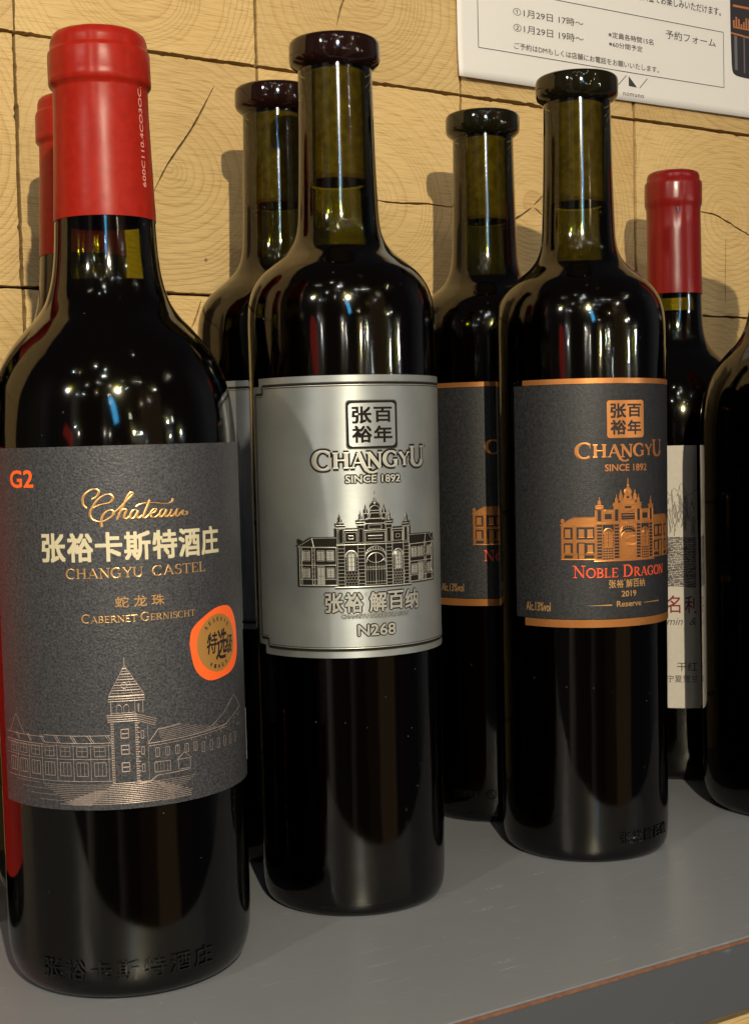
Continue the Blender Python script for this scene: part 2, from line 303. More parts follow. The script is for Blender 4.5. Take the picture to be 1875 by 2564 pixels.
# ---- flat artwork in millimetres (u along the label, v up), later wrapped on the bottle
class Art:
    def __init__(s): s.bm = bmesh.new(); s.lift = 0
    def poly(s, pts, w=0):
        vs = [s.bm.verts.new((p[0], p[1], w)) for p in pts]
        try: s.bm.faces.new(vs)
        except ValueError: pass
    def rect(s, x0, y0, x1, y1, w=0): s.poly([(x0, y0), (x1, y0), (x1, y1), (x0, y1)], w)
    def ribbon(s, pts, width, w=0, relief=0, pen=None, taper=False):
        """pen=(thin,thick): calligraphic width by direction; relief raises the centre line"""
        s.lift += .004; w = w + s.lift % .05
        n = len(pts); L = []
        for i, p in enumerate(pts):
            a = pts[max(i-1, 0)]; b = pts[min(i+1, n-1)]
            dx, dy = b[0]-a[0], b[1]-a[1]; ln = math.hypot(dx, dy) or 1
            wd = width if pen is None else pen[0]+(pen[1]-pen[0])*abs(dy/ln)**1.3
            if taper: wd *= max(.25, min(1, min(i, n-1-i)/(n*.18)+.25))
            nx, ny = -dy/ln*wd/2, dx/ln*wd/2
            L.append((s.bm.verts.new((p[0]+nx, p[1]+ny, w)), s.bm.verts.new((p[0], p[1], w+relief)), s.bm.verts.new((p[0]-nx, p[1]-ny, w))))
        for A, B in zip(L[:-1], L[1:]):
            s.bm.faces.new((A[1], B[1], B[0], A[0])); s.bm.faces.new((A[2], B[2], B[1], A[1]))
    def line(s, x0, y0, x1, y1, width=.15, w=0, relief=0): s.ribbon([(x0, y0), (x1, y1)], width, w, relief)
    def frame(s, x0, y0, x1, y1, width=.15, w=0, relief=0):
        s.line(x0, y0, x1, y0, width, w, relief); s.line(x0, y1, x1, y1, width, w, relief)
        s.line(x0, y0, x0, y1, width, w, relief); s.line(x1, y0, x1, y1, width, w, relief)
    def arc(s, cx, cy, rx, ry, a0, a1, width=.15, w=0, relief=0, n=14, pen=None):
        s.ribbon([(cx+rx*cos(radians(a0+(a1-a0)*k/n)), cy+ry*sin(radians(a0+(a1-a0)*k/n))) for k in range(n+1)], width, w, relief, pen)
    def disc(s, cx, cy, rx, ry, w=0, n=28): s.poly([(cx+rx*cos(2*pi*k/n), cy+ry*sin(2*pi*k/n)) for k in range(n)], w)
    def add(s, other, f):
        m = {}
        for v in other.bm.verts:
            x, y = f(v.co.x, v.co.y); m[v] = s.bm.verts.new((x, y, v.co.z))
        for fc in other.bm.faces:
            try: s.bm.faces.new([m[v] for v in fc.verts])
            except ValueError: pass
    def bounds(s):
        xs = [v.co.x for v in s.bm.verts]; ys = [v.co.y for v in s.bm.verts]
        return min(xs), min(ys), max(xs), max(ys)
    def fit(s, x0, y0, x1, y1, b=None):
        a = b or s.bounds(); kx = (x1-x0)/(a[2]-a[0]); ky = (y1-y0)/(a[3]-a[1])
        for v in s.bm.verts: v.co.x = x0+(v.co.x-a[0])*kx; v.co.y = y0+(v.co.y-a[1])*ky
        return s
    def slice(s, step=1.6):
        x0, y0, x1, y1 = s.bounds(); k = math.floor(x0/step)+1
        while k*step < x1:
            g = s.bm.verts[:]+s.bm.edges[:]+s.bm.faces[:]
            bmesh.ops.bisect_plane(s.bm, geom=g, plane_co=(k*step, 0, 0), plane_no=(1, 0, 0), dist=1e-5); k += 1
        return s
    def wrapped(s, name, mat, parent, R, cth, w=0, sl=1.6):
        """R: function z(mm)->radius(mm); cth: angle in degrees of u = 0"""
        if sl: s.slice(sl)
        for v in s.bm.verts:
            rr = R(v.co.y)+w+v.co.z; th = radians(cth)+v.co.x/R(v.co.y)
            v.co = Vector((rr*cos(th)/1000, rr*sin(th)/1000, v.co.y/1000))
        # outward facing
        s.bm.normal_update()
        bad = [f for f in s.bm.faces if f.normal.x*f.calc_center_median().x+f.normal.y*f.calc_center_median().y < 0 and abs(f.normal.z) < .9]
        return s, bad, name, mat, parent
    def wrap(s, name, mat, parent, R, cth, w=0, sl=1.6, fix=True):
        s, bad, *_ = s.wrapped(name, mat, parent, R, cth, w, sl)
        if fix: bmesh.ops.reverse_faces(s.bm, faces=bad)
        return mesh_obj(name, s.bm, mat, parent)
    def flat(s, name, mat, parent, x0, z0, y):
        for v in s.bm.verts: v.co = Vector((x0+v.co.x/1000, y-v.co.z/1000, z0+v.co.y/1000))
        return mesh_obj(name, s.bm, mat, parent)

def _glyph_mesh(body, shear, spacing, res):
    c = bpy.data.curves.new('t', 'FONT'); c.body = body; c.resolution_u = res; c.shear = shear
    c.space_character = spacing
    o = bpy.data.objects.new('t', c); COL.objects.link(o)
    bpy.context.view_layer.update()
    me = bpy.data.meshes.new_from_object(o.evaluated_get(bpy.context.evaluated_depsgraph_get()))
    COL.objects.unlink(o); bpy.data.objects.remove(o); bpy.data.curves.remove(c)
    return me
def text_art(body, box=None, offset=0, extrude=0, shear=0, spacing=1, res=3, grow=None):
    """letters of a word as mesh, fitted to the box (x0,y0,x1,y1); offset thickens the strokes (em), grow widens them (mm)"""
    me = _glyph_mesh(body, shear, spacing, res)
    a = Art(); a.bm.from_mesh(me); bpy.data.meshes.remove(me)
    bmesh.ops.remove_doubles(a.bm, verts=a.bm.verts[:], dist=1e-5)
    b = a.bounds()
    if box: a.fit(*box)
    if extrude:
        r = bmesh.ops.extrude_face_region(a.bm, geom=a.bm.faces[:])
        for v in [g for g in r['geom'] if isinstance(g, bmesh.types.BMVert)]: v.co.z += extrude
        return a
    sc = (box[3]-box[1])/(b[3]-b[1]) if box else 1
    d_ = grow if grow is not None else offset*sc
    if d_ > 0:
        n = 4 if grow is None else 10
        out = Art()
        for k in range(n):
            an = 2*pi*(k+.5)/n; vm = {}
            for v in a.bm.verts: vm[v] = out.bm.verts.new((v.co.x+d_*cos(an), v.co.y+d_*sin(an), .0035*k))
            for f in a.bm.faces:
                try: out.bm.faces.new([vm[v] for v in f.verts])
                except ValueError: pass
        a.bm.free(); return out
    return a
def text_with_halo(body, box, offs, **kw):
    main = text_art(body, box, **kw)
    return main, [text_art(body, box, grow=o, res=2) for o in offs]

# ---- a small serif alphabet drawn with a broad pen
def arcp(cx, cy, rx, ry, a0, a1, n=16): return [(cx+rx*cos(radians(a0+(a1-a0)*k/n)), cy+ry*sin(radians(a0+(a1-a0)*k/n))) for k in range(n+1)]
def serif_glyph(ch):
    T, t = .17, .065
    st, sf = [], []          # strokes (pts, width or None=pen), serifs (x0,x1,y)
    V = lambda x, y0=0, y1=1, w=T: st.append(([(x, y0), (x, y1)], w))
    F = lambda x, y, h=.15: sf.append((x-h, x+h, y))
    adv = .85
    if ch == 'C': st.append((arcp(.47, .5, .40, .48, 48, 312), None)); st.append(([(.76, .66), (.76, .93)], .05)); adv = .86
    elif ch == 'G': st.append((arcp(.47, .5, .40, .48, 48, 300), None)); st.append(([(.76, .68), (.76, .93)], .05)); V(.74, .06, .44); F(.72, .44, .15); adv = .93
    elif ch == 'H': V(.18); V(.74); st.append(([(.18, .52), (.74, .52)], t)); [F(x, y) for x in (.18, .74) for y in (.03, .97)]; adv = .95
    elif ch == 'A': st.append(([(.12, .02), (.45, 1)], t)); st.append(([(.43, 1), (.80, .02)], T)); st.append(([(.24, .34), (.66, .34)], t)); F(.12, .03, .13); F(.80, .03, .14); adv = .92
    elif ch == 'a': st.append(([(.10, .02), (.43, 1)], t)); st.append(([(.41, 1), (.70, .18), (.82, -.10), (.98, -.26), (1.2, -.30), (1.42, -.20)], None)); st.append(([(.22, .34), (.62, .34)], t)); F(.10, .03, .13); adv = .80
    elif ch == 'N': V(.18, 0, 1, t+.02); st.append(([(.15, .98), (.78, .03)], T)); V(.78, 0, 1, t+.02); F(.14, .97, .13); F(.18, .03, .14); F(.78, .97, .14); adv = .95
    elif ch == 'Y': st.append(([(.10, .98), (.44, .45)], T)); st.append(([(.76, .98), (.44, .45)], t)); V(.44, 0, .48); F(.12, .97, .14); F(.76, .97, .13); F(.44, .03); adv = .82
    elif ch == 'U': V(.17, .34, 1); st.append((arcp(.46, .34, .29, .31, 180, 360), None)); V(.75, .34, 1, t+.02); F(.17, .97); F(.75, .97, .13); adv = .92
    elif ch == 'S': st.append((arcp(.36, .74, .22, .23, 35, 235, 10)+arcp(.33, .27, .25, .24, 55, -145, 12), None)); st.append(([(.56, .74), (.56, .96)], .05)); st.append(([(.07, .04), (.07, .28)], .05)); adv = .66
    elif ch == 'T': V(.40); st.append(([(.02, .95), (.78, .95)], t+.02)); F(.40, .03); st.append(([(.03, .78), (.03, .97)], .05)); st.append(([(.77, .78), (.77, .97)], .05)); adv = .80
    elif ch == 'E': V(.18); [st.append(([(.18, y), (x, y)], t+.01)) for y, x in ((.04, .66), (.52, .54), (.96, .64))]; st.append(([(.66, .04), (.66, .24)], .05)); st.append(([(.64, .78), (.64, .96)], .05)); sf.append((.04, .2, .03)); sf.append((.04, .2, .97)); adv = .74
    elif ch == 'L': V(.18); st.append(([(.18, .04), (.64, .04)], t+.01)); st.append(([(.64, .04), (.64, .26)], .05)); F(.18, .97); sf.append((.04, .2, .03)); adv = .70
    elif ch in 'BR':
        V(.18); st.append(([(.18, .96), (.36, .96)]+arcp(.38, .73, .22, .23, 90, -90, 10)+[(.18, .50)], None)); sf.append((.04, .2, .03)); sf.append((.04, .2, .97))
        if ch == 'B': st.append(([(.36, .50)]+arcp(.40, .27, .25, .23, 90, -90, 10)+[(.18, .04)], None)); adv = .76
        else: st.append(([(.36, .50), (.74, .03)], T)); F(.76, .03, .10); sf.append((.2, .32, .03)); adv = .84
    elif ch == 'D': V(.18); st.append(([(.18, .96), (.36, .96)]+arcp(.38, .5, .40, .46, 90, -90, 14)+[(.18, .04)], None)); sf.append((.04, .2, .03)); sf.append((.04, .2, .97)); adv = .92
    elif ch == 'I': V(.22); F(.22, .03); F(.22, .97); adv = .44
    elif ch == 'O': st.append((arcp(.47, .5, .39, .48, 0, 360, 24), None)); adv = .94
    elif ch == ' ': adv = .45
    return st, sf, adv
def serif_art(word, box, sizes=None, relief=.0, fat=1.0, w=0, grow=0):
    """sizes: per letter (height, baseline)"""
    a = Art(); x = 0; k = 0
    ink = []
    for i, ch in enumerate(word):
        h, b0 = (sizes[i] if sizes else (1, 0))
        st, sf, adv = serif_glyph(ch)
        for pts, wd in st: ink.append(([(x+p[0]*h, b0+p[1]*h) for p in pts], wd if wd is None else wd*fat*min(h, 1.1), h))
        for x0, x1, y in sf: ink.append(([(x+x0*h, b0+y*h), (x+x1*h, b0+y*h)], .06*h*fat, h))
        x += adv*h*1.02
    xs = [p[0] for s_ in ink for p in s_[0]]; ys = [p[1] for s_ in ink for p in s_[0]]
    X0, X1, Y0, Y1 = min(xs), max(xs), min(ys), max(ys)
    kx = (box[2]-box[0])/(X1-X0); ky = (box[3]-box[1])/(Y1-Y0); km = ky
    for pts, wd, h in ink:
        pp = [(box[0]+(p[0]-X0)*kx, box[1]+(p[1]-Y0)*ky) for p in pts]
        if wd is None: a.ribbon(pp, 0, w, relief, pen=(.075*km*h*fat+grow, .19*km*h*fat+grow))
        else: a.ribbon(pp, wd*km+grow, w, relief)
    return a
def smooth_path(pts, sub=5):
    out = []
    n = len(pts)
    for i in range(n-1):
        p0 = pts[max(i-1, 0)]; p1 = pts[i]; p2 = pts[i+1]; p3 = pts[min(i+2, n-1)]
        for k in range(sub):
            t = k/sub
            out.append(tuple(.5*((2*p1[a])+(-p0[a]+p2[a])*t+(2*p0[a]-5*p1[a]+4*p2[a]-p3[a])*t*t+(-p0[a]+3*p1[a]-3*p2[a]+p3[a])*t**3) for a in (0, 1)))
    out.append(pts[-1]); return out
def filled(outline_list):
    """2D filled shape with holes -> Art (curve fill)"""
    c = bpy.data.curves.new('f', 'CURVE'); c.dimensions = '2D'; c.fill_mode = 'BOTH'
    for pts in outline_list:
        sp = c.splines.new('POLY'); sp.points.add(len(pts)-1); sp.use_cyclic_u = True
        for q, p in zip(sp.points, pts): q.co = (p[0], p[1], 0, 1)
    o = bpy.data.objects.new('f', c); COL.objects.link(o); bpy.context.view_layer.update()
    me = bpy.data.meshes.new_from_object(o.evaluated_get(bpy.context.evaluated_depsgraph_get()))
    COL.objects.unlink(o); bpy.data.objects.remove(o); bpy.data.curves.remove(c)
    a = Art(); a.bm.from_mesh(me); bpy.data.meshes.remove(me)
    bmesh.ops.remove_doubles(a.bm, verts=a.bm.verts[:], dist=1e-6)
    return a

# ------------------------------------------------------------------ wall of end-grain blocks
wall = bpy.data.objects.new("wooden_wall", None); wall['kind'] = 'structure'; wall['label'] = 'wall of pale yellow square end-grain wood blocks behind the bottles'
link(wall)
XS = [-167, -50, 64, 177.2, 288, 400.6, 514.8, 629, 743, 858]
ZS = [-75, 28, 131, 233.4, 337.3, 441, 545]
PITH = {(2, 4): (118, 392), (3, 4): (230.9, 366), (4, 4): (343.5, 379), (5, 4): (470, 392), (2, 3): (122, 292), (3, 3): (244.1, 286.8), (4, 3): (344.4, 282.7), (5, 3): (445.5, 287.5), (6, 3): (584.4, 288.4),
        (3, 2): (236, 205), (6, 2): (575, 205), (2, 2): (135, 185)}
CRACKS = {(3, 3): [([(236.1, 276.6), (242.4, 288.0), (248, 296), (254.3, 304.7), (260, 314), (266.7, 326.3)], .8)],
          (4, 4): [([(330, 360.6), (334.4, 373.7), (340, 379)], .8)], (4, 3): [([(347, 282), (362, 281.4), (380, 282.2), (398.5, 281.4)], .8)],
          (5, 3): [([(429.0, 276.3), (437, 280.5), (444.6, 285.4)], .9), ([(445.3, 286.4), (451.6, 291.8), (458, 301)], .8), ([(445.6, 285.4), (451.5, 281.6)], .5)],
          (6, 3): [([(556, 291.8), (564.1, 291.2), (572, 290.8), (578.4, 289.4), (590, 284.8), (603, 280.2), (616, 276)], .7), ([(582.9, 279), (582.2, 262), (582.0, 240.5)], .6)],
          (3, 2): [([(252.4, 218.5), (254.9, 223.6), (257.5, 231)], .7)]}
rw = random.Random(11)
def crack_outline(pts, w):
    up, dn = [], []
    fine = smooth_path(pts, 6); n = len(fine)
    for i, p in enumerate(fine):
        a = fine[max(i-1, 0)]; b = fine[min(i+1, n-1)]; dx, dy = b[0]-a[0], b[1]-a[1]; L = math.hypot(dx, dy) or 1
        h = w*.5*(max(0.05, sin(pi*min(1, max(0, (i+.0)/(n-1))))**.5))*rw.uniform(.7, 1.2)
        jx = rw.uniform(-.18, .18)
        up.append((p[0]-dy/L*h+jx, p[1]+dx/L*h+jx)); dn.append((p[0]+dy/L*h+jx, p[1]-dx/L*h+jx))
    return up+dn[::-1]
def rough_rect(x0, z0, x1, z1, step=1.6):
    pts = []
    def side(ax, ay, bx, by):
        n = int(math.hypot(bx-ax, by-ay)/step); off = 0
        for k in range(n):
            t = k/n
            if rw.random() < .12: off = -rw.uniform(.15, .6)
            elif rw.random() < .4: off = rw.uniform(-.18, .12)
            nx, ny = (by-ay), -(bx-ax); L = math.hypot(nx, ny)
            o = off if 0 < k < n-1 else 0
            pts.append((ax+(bx-ax)*t+nx/L*o, ay+(by-ay)*t+ny/L*o))
    side(x0, z0, x1, z0); side(x1, z0, x1, z1); side(x1, z1, x0, z1); side(x0, z1, x0, z0)
    return pts
for i in range(len(XS)-1):
    for j in range(len(ZS)-1):
        x0, x1, z0, z1 = XS[i], XS[i+1], ZS[j], ZS[j+1]
        px, pz = PITH.get((i, j), (rw.uniform(x0+25, x1-25), rw.uniform(z0+20, z1-20)))
        g = [rw.uniform(.4, .95) for _ in range(4)]
        if (i, j) in ((3, 3), (4, 3), (5, 3), (6, 3)): g[2] = 1.0
        out = rough_rect(x0+g[0], z0+g[1], x1-g[3], z1-g[2])
        holes = [crack_outline(p, w*1.35) for p, w in CRACKS.get((i, j), [])]
        a = filled([out]+holes)
        dep = rw.uniform(0, .7)
        # front at y=-dep, extruded back 14 mm
        for v in a.bm.verts: v.co = Vector(((v.co.x-px)/1000, (-dep)/1000, (v.co.y-pz)/1000))
        for f in a.bm.faces:
            if f.normal.y > 0: f.normal_flip()
        rr = bmesh.ops.extrude_face_region(a.bm, geom=a.bm.faces[:])
        vs = [q for q in rr['geom'] if isinstance(q, bmesh.types.BMVert)]
        for v in vs: v.co.y += .014
        bmesh.ops.recalc_face_normals(a.bm, faces=a.bm.faces[:])
        o = mesh_obj("block", a.bm, MT['wood'], wall); o.location = (px/1000, 0, pz/1000)
bm = bmesh.new()
bmesh.ops.create_cube(bm, size=1); 
for v in bm.verts: v.co = Vector((.3455+v.co.x*1.03, .0155+v.co.y*.02, .235+v.co.z*.62))
mesh_obj("backing_board", bm, MT['gap'], wall)

# ------------------------------------------------------------------ shelf
YE = -.2440
def box(name, x0, x1, y0, y1, z0, z1, mat, parent=None, bev=0):
    bm = bmesh.new(); bmesh.ops.create_cube(bm, size=1)
    for v in bm.verts: v.co = Vector(((x0+x1)/2+v.co.x*(x1-x0), (y0+y1)/2+v.co.y*(y1-y0), (z0+z1)/2+v.co.z*(z1-z0)))
    if bev: bmesh.ops.bevel(bm, geom=bm.edges[:], offset=bev, segments=2, affect='EDGES')
    return mesh_obj(name, bm, mat, parent)
shelf = bpy.data.objects.new("shelf", None); shelf['kind'] = 'structure'; shelf['label'] = 'matt grey laminate shelf with a reddish brown line along its front edge'; link(shelf)
YB = -.0016
box("laminate_top", -.17, .86, YE, YB, -.0007, 0, MT['shelf'], shelf, .0002)
box("laminate_core", -.17, .86, YE+.0003, YB, -.0021, -.0008, MT['shelf_core'], shelf)
box("front_panel", -.17, .86, YE, YB, -.0245, -.0022, MT['shelf_front'], shelf, .0003)
cab = bpy.data.objects.new("wooden_counter", None); cab['kind'] = 'structure'; cab['label'] = 'pale wood block front of the counter under the shelf'; link(cab)
for k in range(9):
    x0 = -.17+k*.1145
    bm = bmesh.new(); bmesh.ops.create_cube(bm, size=1)
    for v in bm.verts: v.co = Vector((v.co.x*.1128, v.co.y*.02, v.co.z*.113))
    bmesh.ops.bevel(bm, geom=bm.edges[:], offset=.0006, segments=1, affect='EDGES')
    o = mesh_obj("block", bm, MT['wood'], cab); o.location = (x0+.0565, YE+.018, -.0845)

# ------------------------------------------------------------------ poster
poster = empty("poster", (.3975, -.0022, .3454), "white paper poster with Japanese event text pinned to the wood wall at upper right", "poster")
px0, pz0 = 397.5, 345.4
def paper_y(x, z):   # gentle waves, mm off the wall
    return .35*sin(x*.035+.6)*cos(z*.03)+.5+.9*max(0, 1-z/14)*max(0, 1-x/60)
bm = bmesh.new(); NX, NZ = 60, 34; W_, H_ = 212, 150
vv = [[bm.verts.new((i*W_/NX/1000, -paper_y(i*W_/NX, j*H_/NZ)/1000, (j*H_/NZ+(0 if j else .0)+i*W_/NX*.005)/1000)) for j in range(NZ+1)] for i in range(NX+1)]
for i in range(NX):
    for j in range(NZ): bm.faces.new((vv[i][j], vv[i+1][j], vv[i+1][j+1], vv[i][j+1]))
o = mesh_obj("paper", bm, MT['poster'], poster, True)
so = o.modifiers.new("thickness", 'SOLIDIFY'); so.thickness = .00012; so.offset = 1
def on_poster(art, name, mat, w=.10, par=None):
    w += .14
    art.slice(4)
    for v in art.bm.verts:
        X, Z = v.co.x-px0, v.co.y-pz0; v.co = Vector((X/1000, -(paper_y(X, Z)+w+v.co.z)/1000, Z/1000))
    art.bm.normal_update()
    bmesh.ops.reverse_faces(art.bm, faces=[f for f in art.bm.faces if f.normal.y > 0])
    return mesh_obj(name, art.bm, mat, par or poster)
for body, bx, of in (("①1月29日 17時～", (432, 379.9, 478, 384.0), .004), ("②1月29日 19時～", (432, 371.9, 478, 376.1), .004),
                 ("ご予約はDMもしくは店舗にお電話をお願いいたします。", (432.2, 363.2, 531, 366.5), .008),
                 ("※定員各時間15名", (495.2, 377.5, 527.1, 380.7), .008), ("※60分間予定", (495.5, 372.8, 519.3, 375.8), .008),
                 ("予約フォーム", (536.1, 382.4, 573.6, 387.2), .004), ("別料金でお楽しみいただけます。", (515, 400.2, 578, 404.8), .012)):
    on_poster(text_art(body, bx, offset=of), "printed_text", MT['poster_ink'])
fa = Art(); fa.frame(410.0, 361.0, 579.7, 391.6, .38); on_poster(fa, "printed_frame", MT['poster_ink'], .08)
la = Art(); la.line(501.7, 353.5, 507.6, 359.1, .42); la.poly([(509.2, 359.1), (509.2, 353.8), (515.2, 353.6)]); la.line(516.9, 353.5, 522.5, 359.2, .42)
on_poster(la, "printed_logo", MT['poster_ink'])
on_poster(text_art("nomuno", (505.2, 348.5, 519.9, 350.2), spacing=1.15), "printed_text", MT['poster_ink'])
pb = Art(); pts = smooth_path([(585.5, 440), (585.3, 400), (585.8, 380), (586.4, 371.5), (588.5, 369.2), (593, 368.4), (601, 368.2), (607, 368.6), (610, 370)], 4); pts += [(611, 380), (611, 440)]
pb.poly(pts); on_poster(pb, "printed_bottle", MT['print_dark'], .06)
pb = Art(); pb.ribbon([(589.5, 372), (589.3, 391)], 2.2); pb.ribbon([(596, 371), (596, 391)], 1.0); pb.ribbon([(603, 371), (603, 391)], 3.0); on_poster(pb, "printed_bottle", MT['print_grey'], .09)
pb = Art(); pb.line(585.6, 392.2, 611, 390.6, .9); pb.line(587.5, 407.6, 611, 407.9, 1.2)
for k in range(9): pb.line(588+k*2, 396, 588+k*2, 399.5+2.2*sin(k*1.3)+(2 if k in (4, 5) else 0), 1.2)
pb.line(587.5, 395.6, 607, 395.6, .7); on_poster(pb, "printed_bottle", MT['print_copper'], .11)

# ------------------------------------------------------------------ bottles
PROF_N = smooth_profile([(29, 0), (31.4, .7), (32.9, 3), (33.6, 8), (33.75, 20), (33.85, 60), (34.0, 120), (34.2, 180), (34.25, 205), (34.2, 211), (33.6, 217), (32.0, 222.3), (28.8, 227.2), (24.5, 231), (19.6, 235.2), (16.4, 240), (14.95, 246), (14.45, 255), (13.95, 270), (13.55, 290), (13.45, 300.4)], 4)
RIM_N = [(13.45, 300.6), (14.4, 301.3), (15.9, 302.6), (16.4, 303.8), (16.5, 305.5), (16.5, 309.0), (16.3, 310.1), (15.7, 310.8), (14.6, 311.0), (10.2, 311.0), (9.6, 310.4), (9.4, 300)]
PROF_1 = smooth_profile([(29, 0), (34, .9), (36.6, 3.6), (38.1, 8.5), (38.6, 15), (38.7, 40), (38.75, 100), (38.8, 150), (38.75, 166), (38.3, 175), (37.0, 184), (34.4, 191.3), (30.6, 197.9), (26.2, 203.3), (22.2, 207.8), (19.3, 212.6), (17.3, 219.5), (16.3, 227), (15.75, 237), (15.2, 250), (14.6, 277), (14.5, 292)], 4)
PROF_6 = smooth_profile([(29, 0), (33.5, .9), (35.8, 3.6), (37.0, 8.5), (37.5, 15), (37.5, 60), (37.5, 110), (37.5, 160), (37.3, 170), (36.2, 180), (33.4, 190), (29.2, 197.5), (24.6, 203), (20.6, 207), (17.0, 211), (14.9, 215.5), (13.7, 223), (13.3, 236), (13.1, 250), (12.9, 277), (12.8, 292)], 4)
CAP_1 = [(15.95, 237.4), (15.45, 252), (14.85, 270), (14.75, 277.6), (14.85, 278.3), (15.6, 279.1), (15.92, 279.7), (15.96, 281.2), (15.88, 281.8), (15.95, 282.5), (15.92, 285.6), (15.9, 288.9), (15.75, 289.6), (15.25, 290.1), (15.08, 290.6), (15.1, 292.4), (14.95, 293.3), (14.5, 294.5), (13.4, 295.5), (11, 296.1), (0, 296.2)]
CAP_6 = [(13.75, 236.5), (13.45, 252), (13.25, 270), (13.2, 278), (13.5, 279.6), (14.0, 281), (14.05, 283), (14.05, 290), (13.9, 291.6), (13.0, 292.4), (12.9, 294.4), (12.4, 296), (11, 296.9), (8, 297.3), (0, 297.3)]
def glass_shell(prof): return [(0, 0.4)] + [(prof[0][0]-6, .1)] + prof
def wine_body(prof, z_top, inset=1.6):
    zs = [p for p in prof if p[1] < z_top and p[1] > 3]
    out = [(0, 3.2), (max(5, zs[0][0]-4), 3.2)]+[(p[0]-inset, p[1]+.6) for p in zs if p[1]+.6 < z_top]
    rr = rad_at(prof, z_top)-inset
    return out+[(rr, z_top-.25), (rr-.8, z_top-.6), (0, z_top-.6)]
def label_patch(name, polyset, mat, parent, R, cth, w=.05, th=.22):
    a = filled(polyset) if isinstance(polyset, list) else polyset
    a.slice(2.0)
    rg = bmesh.ops.extrude_face_region(a.bm, geom=a.bm.faces[:])
    for v in [q for q in rg['geom'] if isinstance(q, bmesh.types.BMVert)]: v.co.z += th
    for v in a.bm.verts:
        rr = R(v.co.y)+w+v.co.z; t_ = radians(cth)+v.co.x/R(v.co.y); v.co = Vector((rr*cos(t_)/1000, rr*sin(t_)/1000, v.co.y/1000))
    bmesh.ops.recalc_face_normals(a.bm, faces=a.bm.faces[:])
    o = mesh_obj(name, a.bm, mat, parent, True)
    try: o.data.set_sharp_from_angle(angle=radians(30))
    except Exception: pass
    return o
def rrect(x0, y0, x1, y1): return [(x0, y0), (x1, y0), (x1, y1), (x0, y1)]

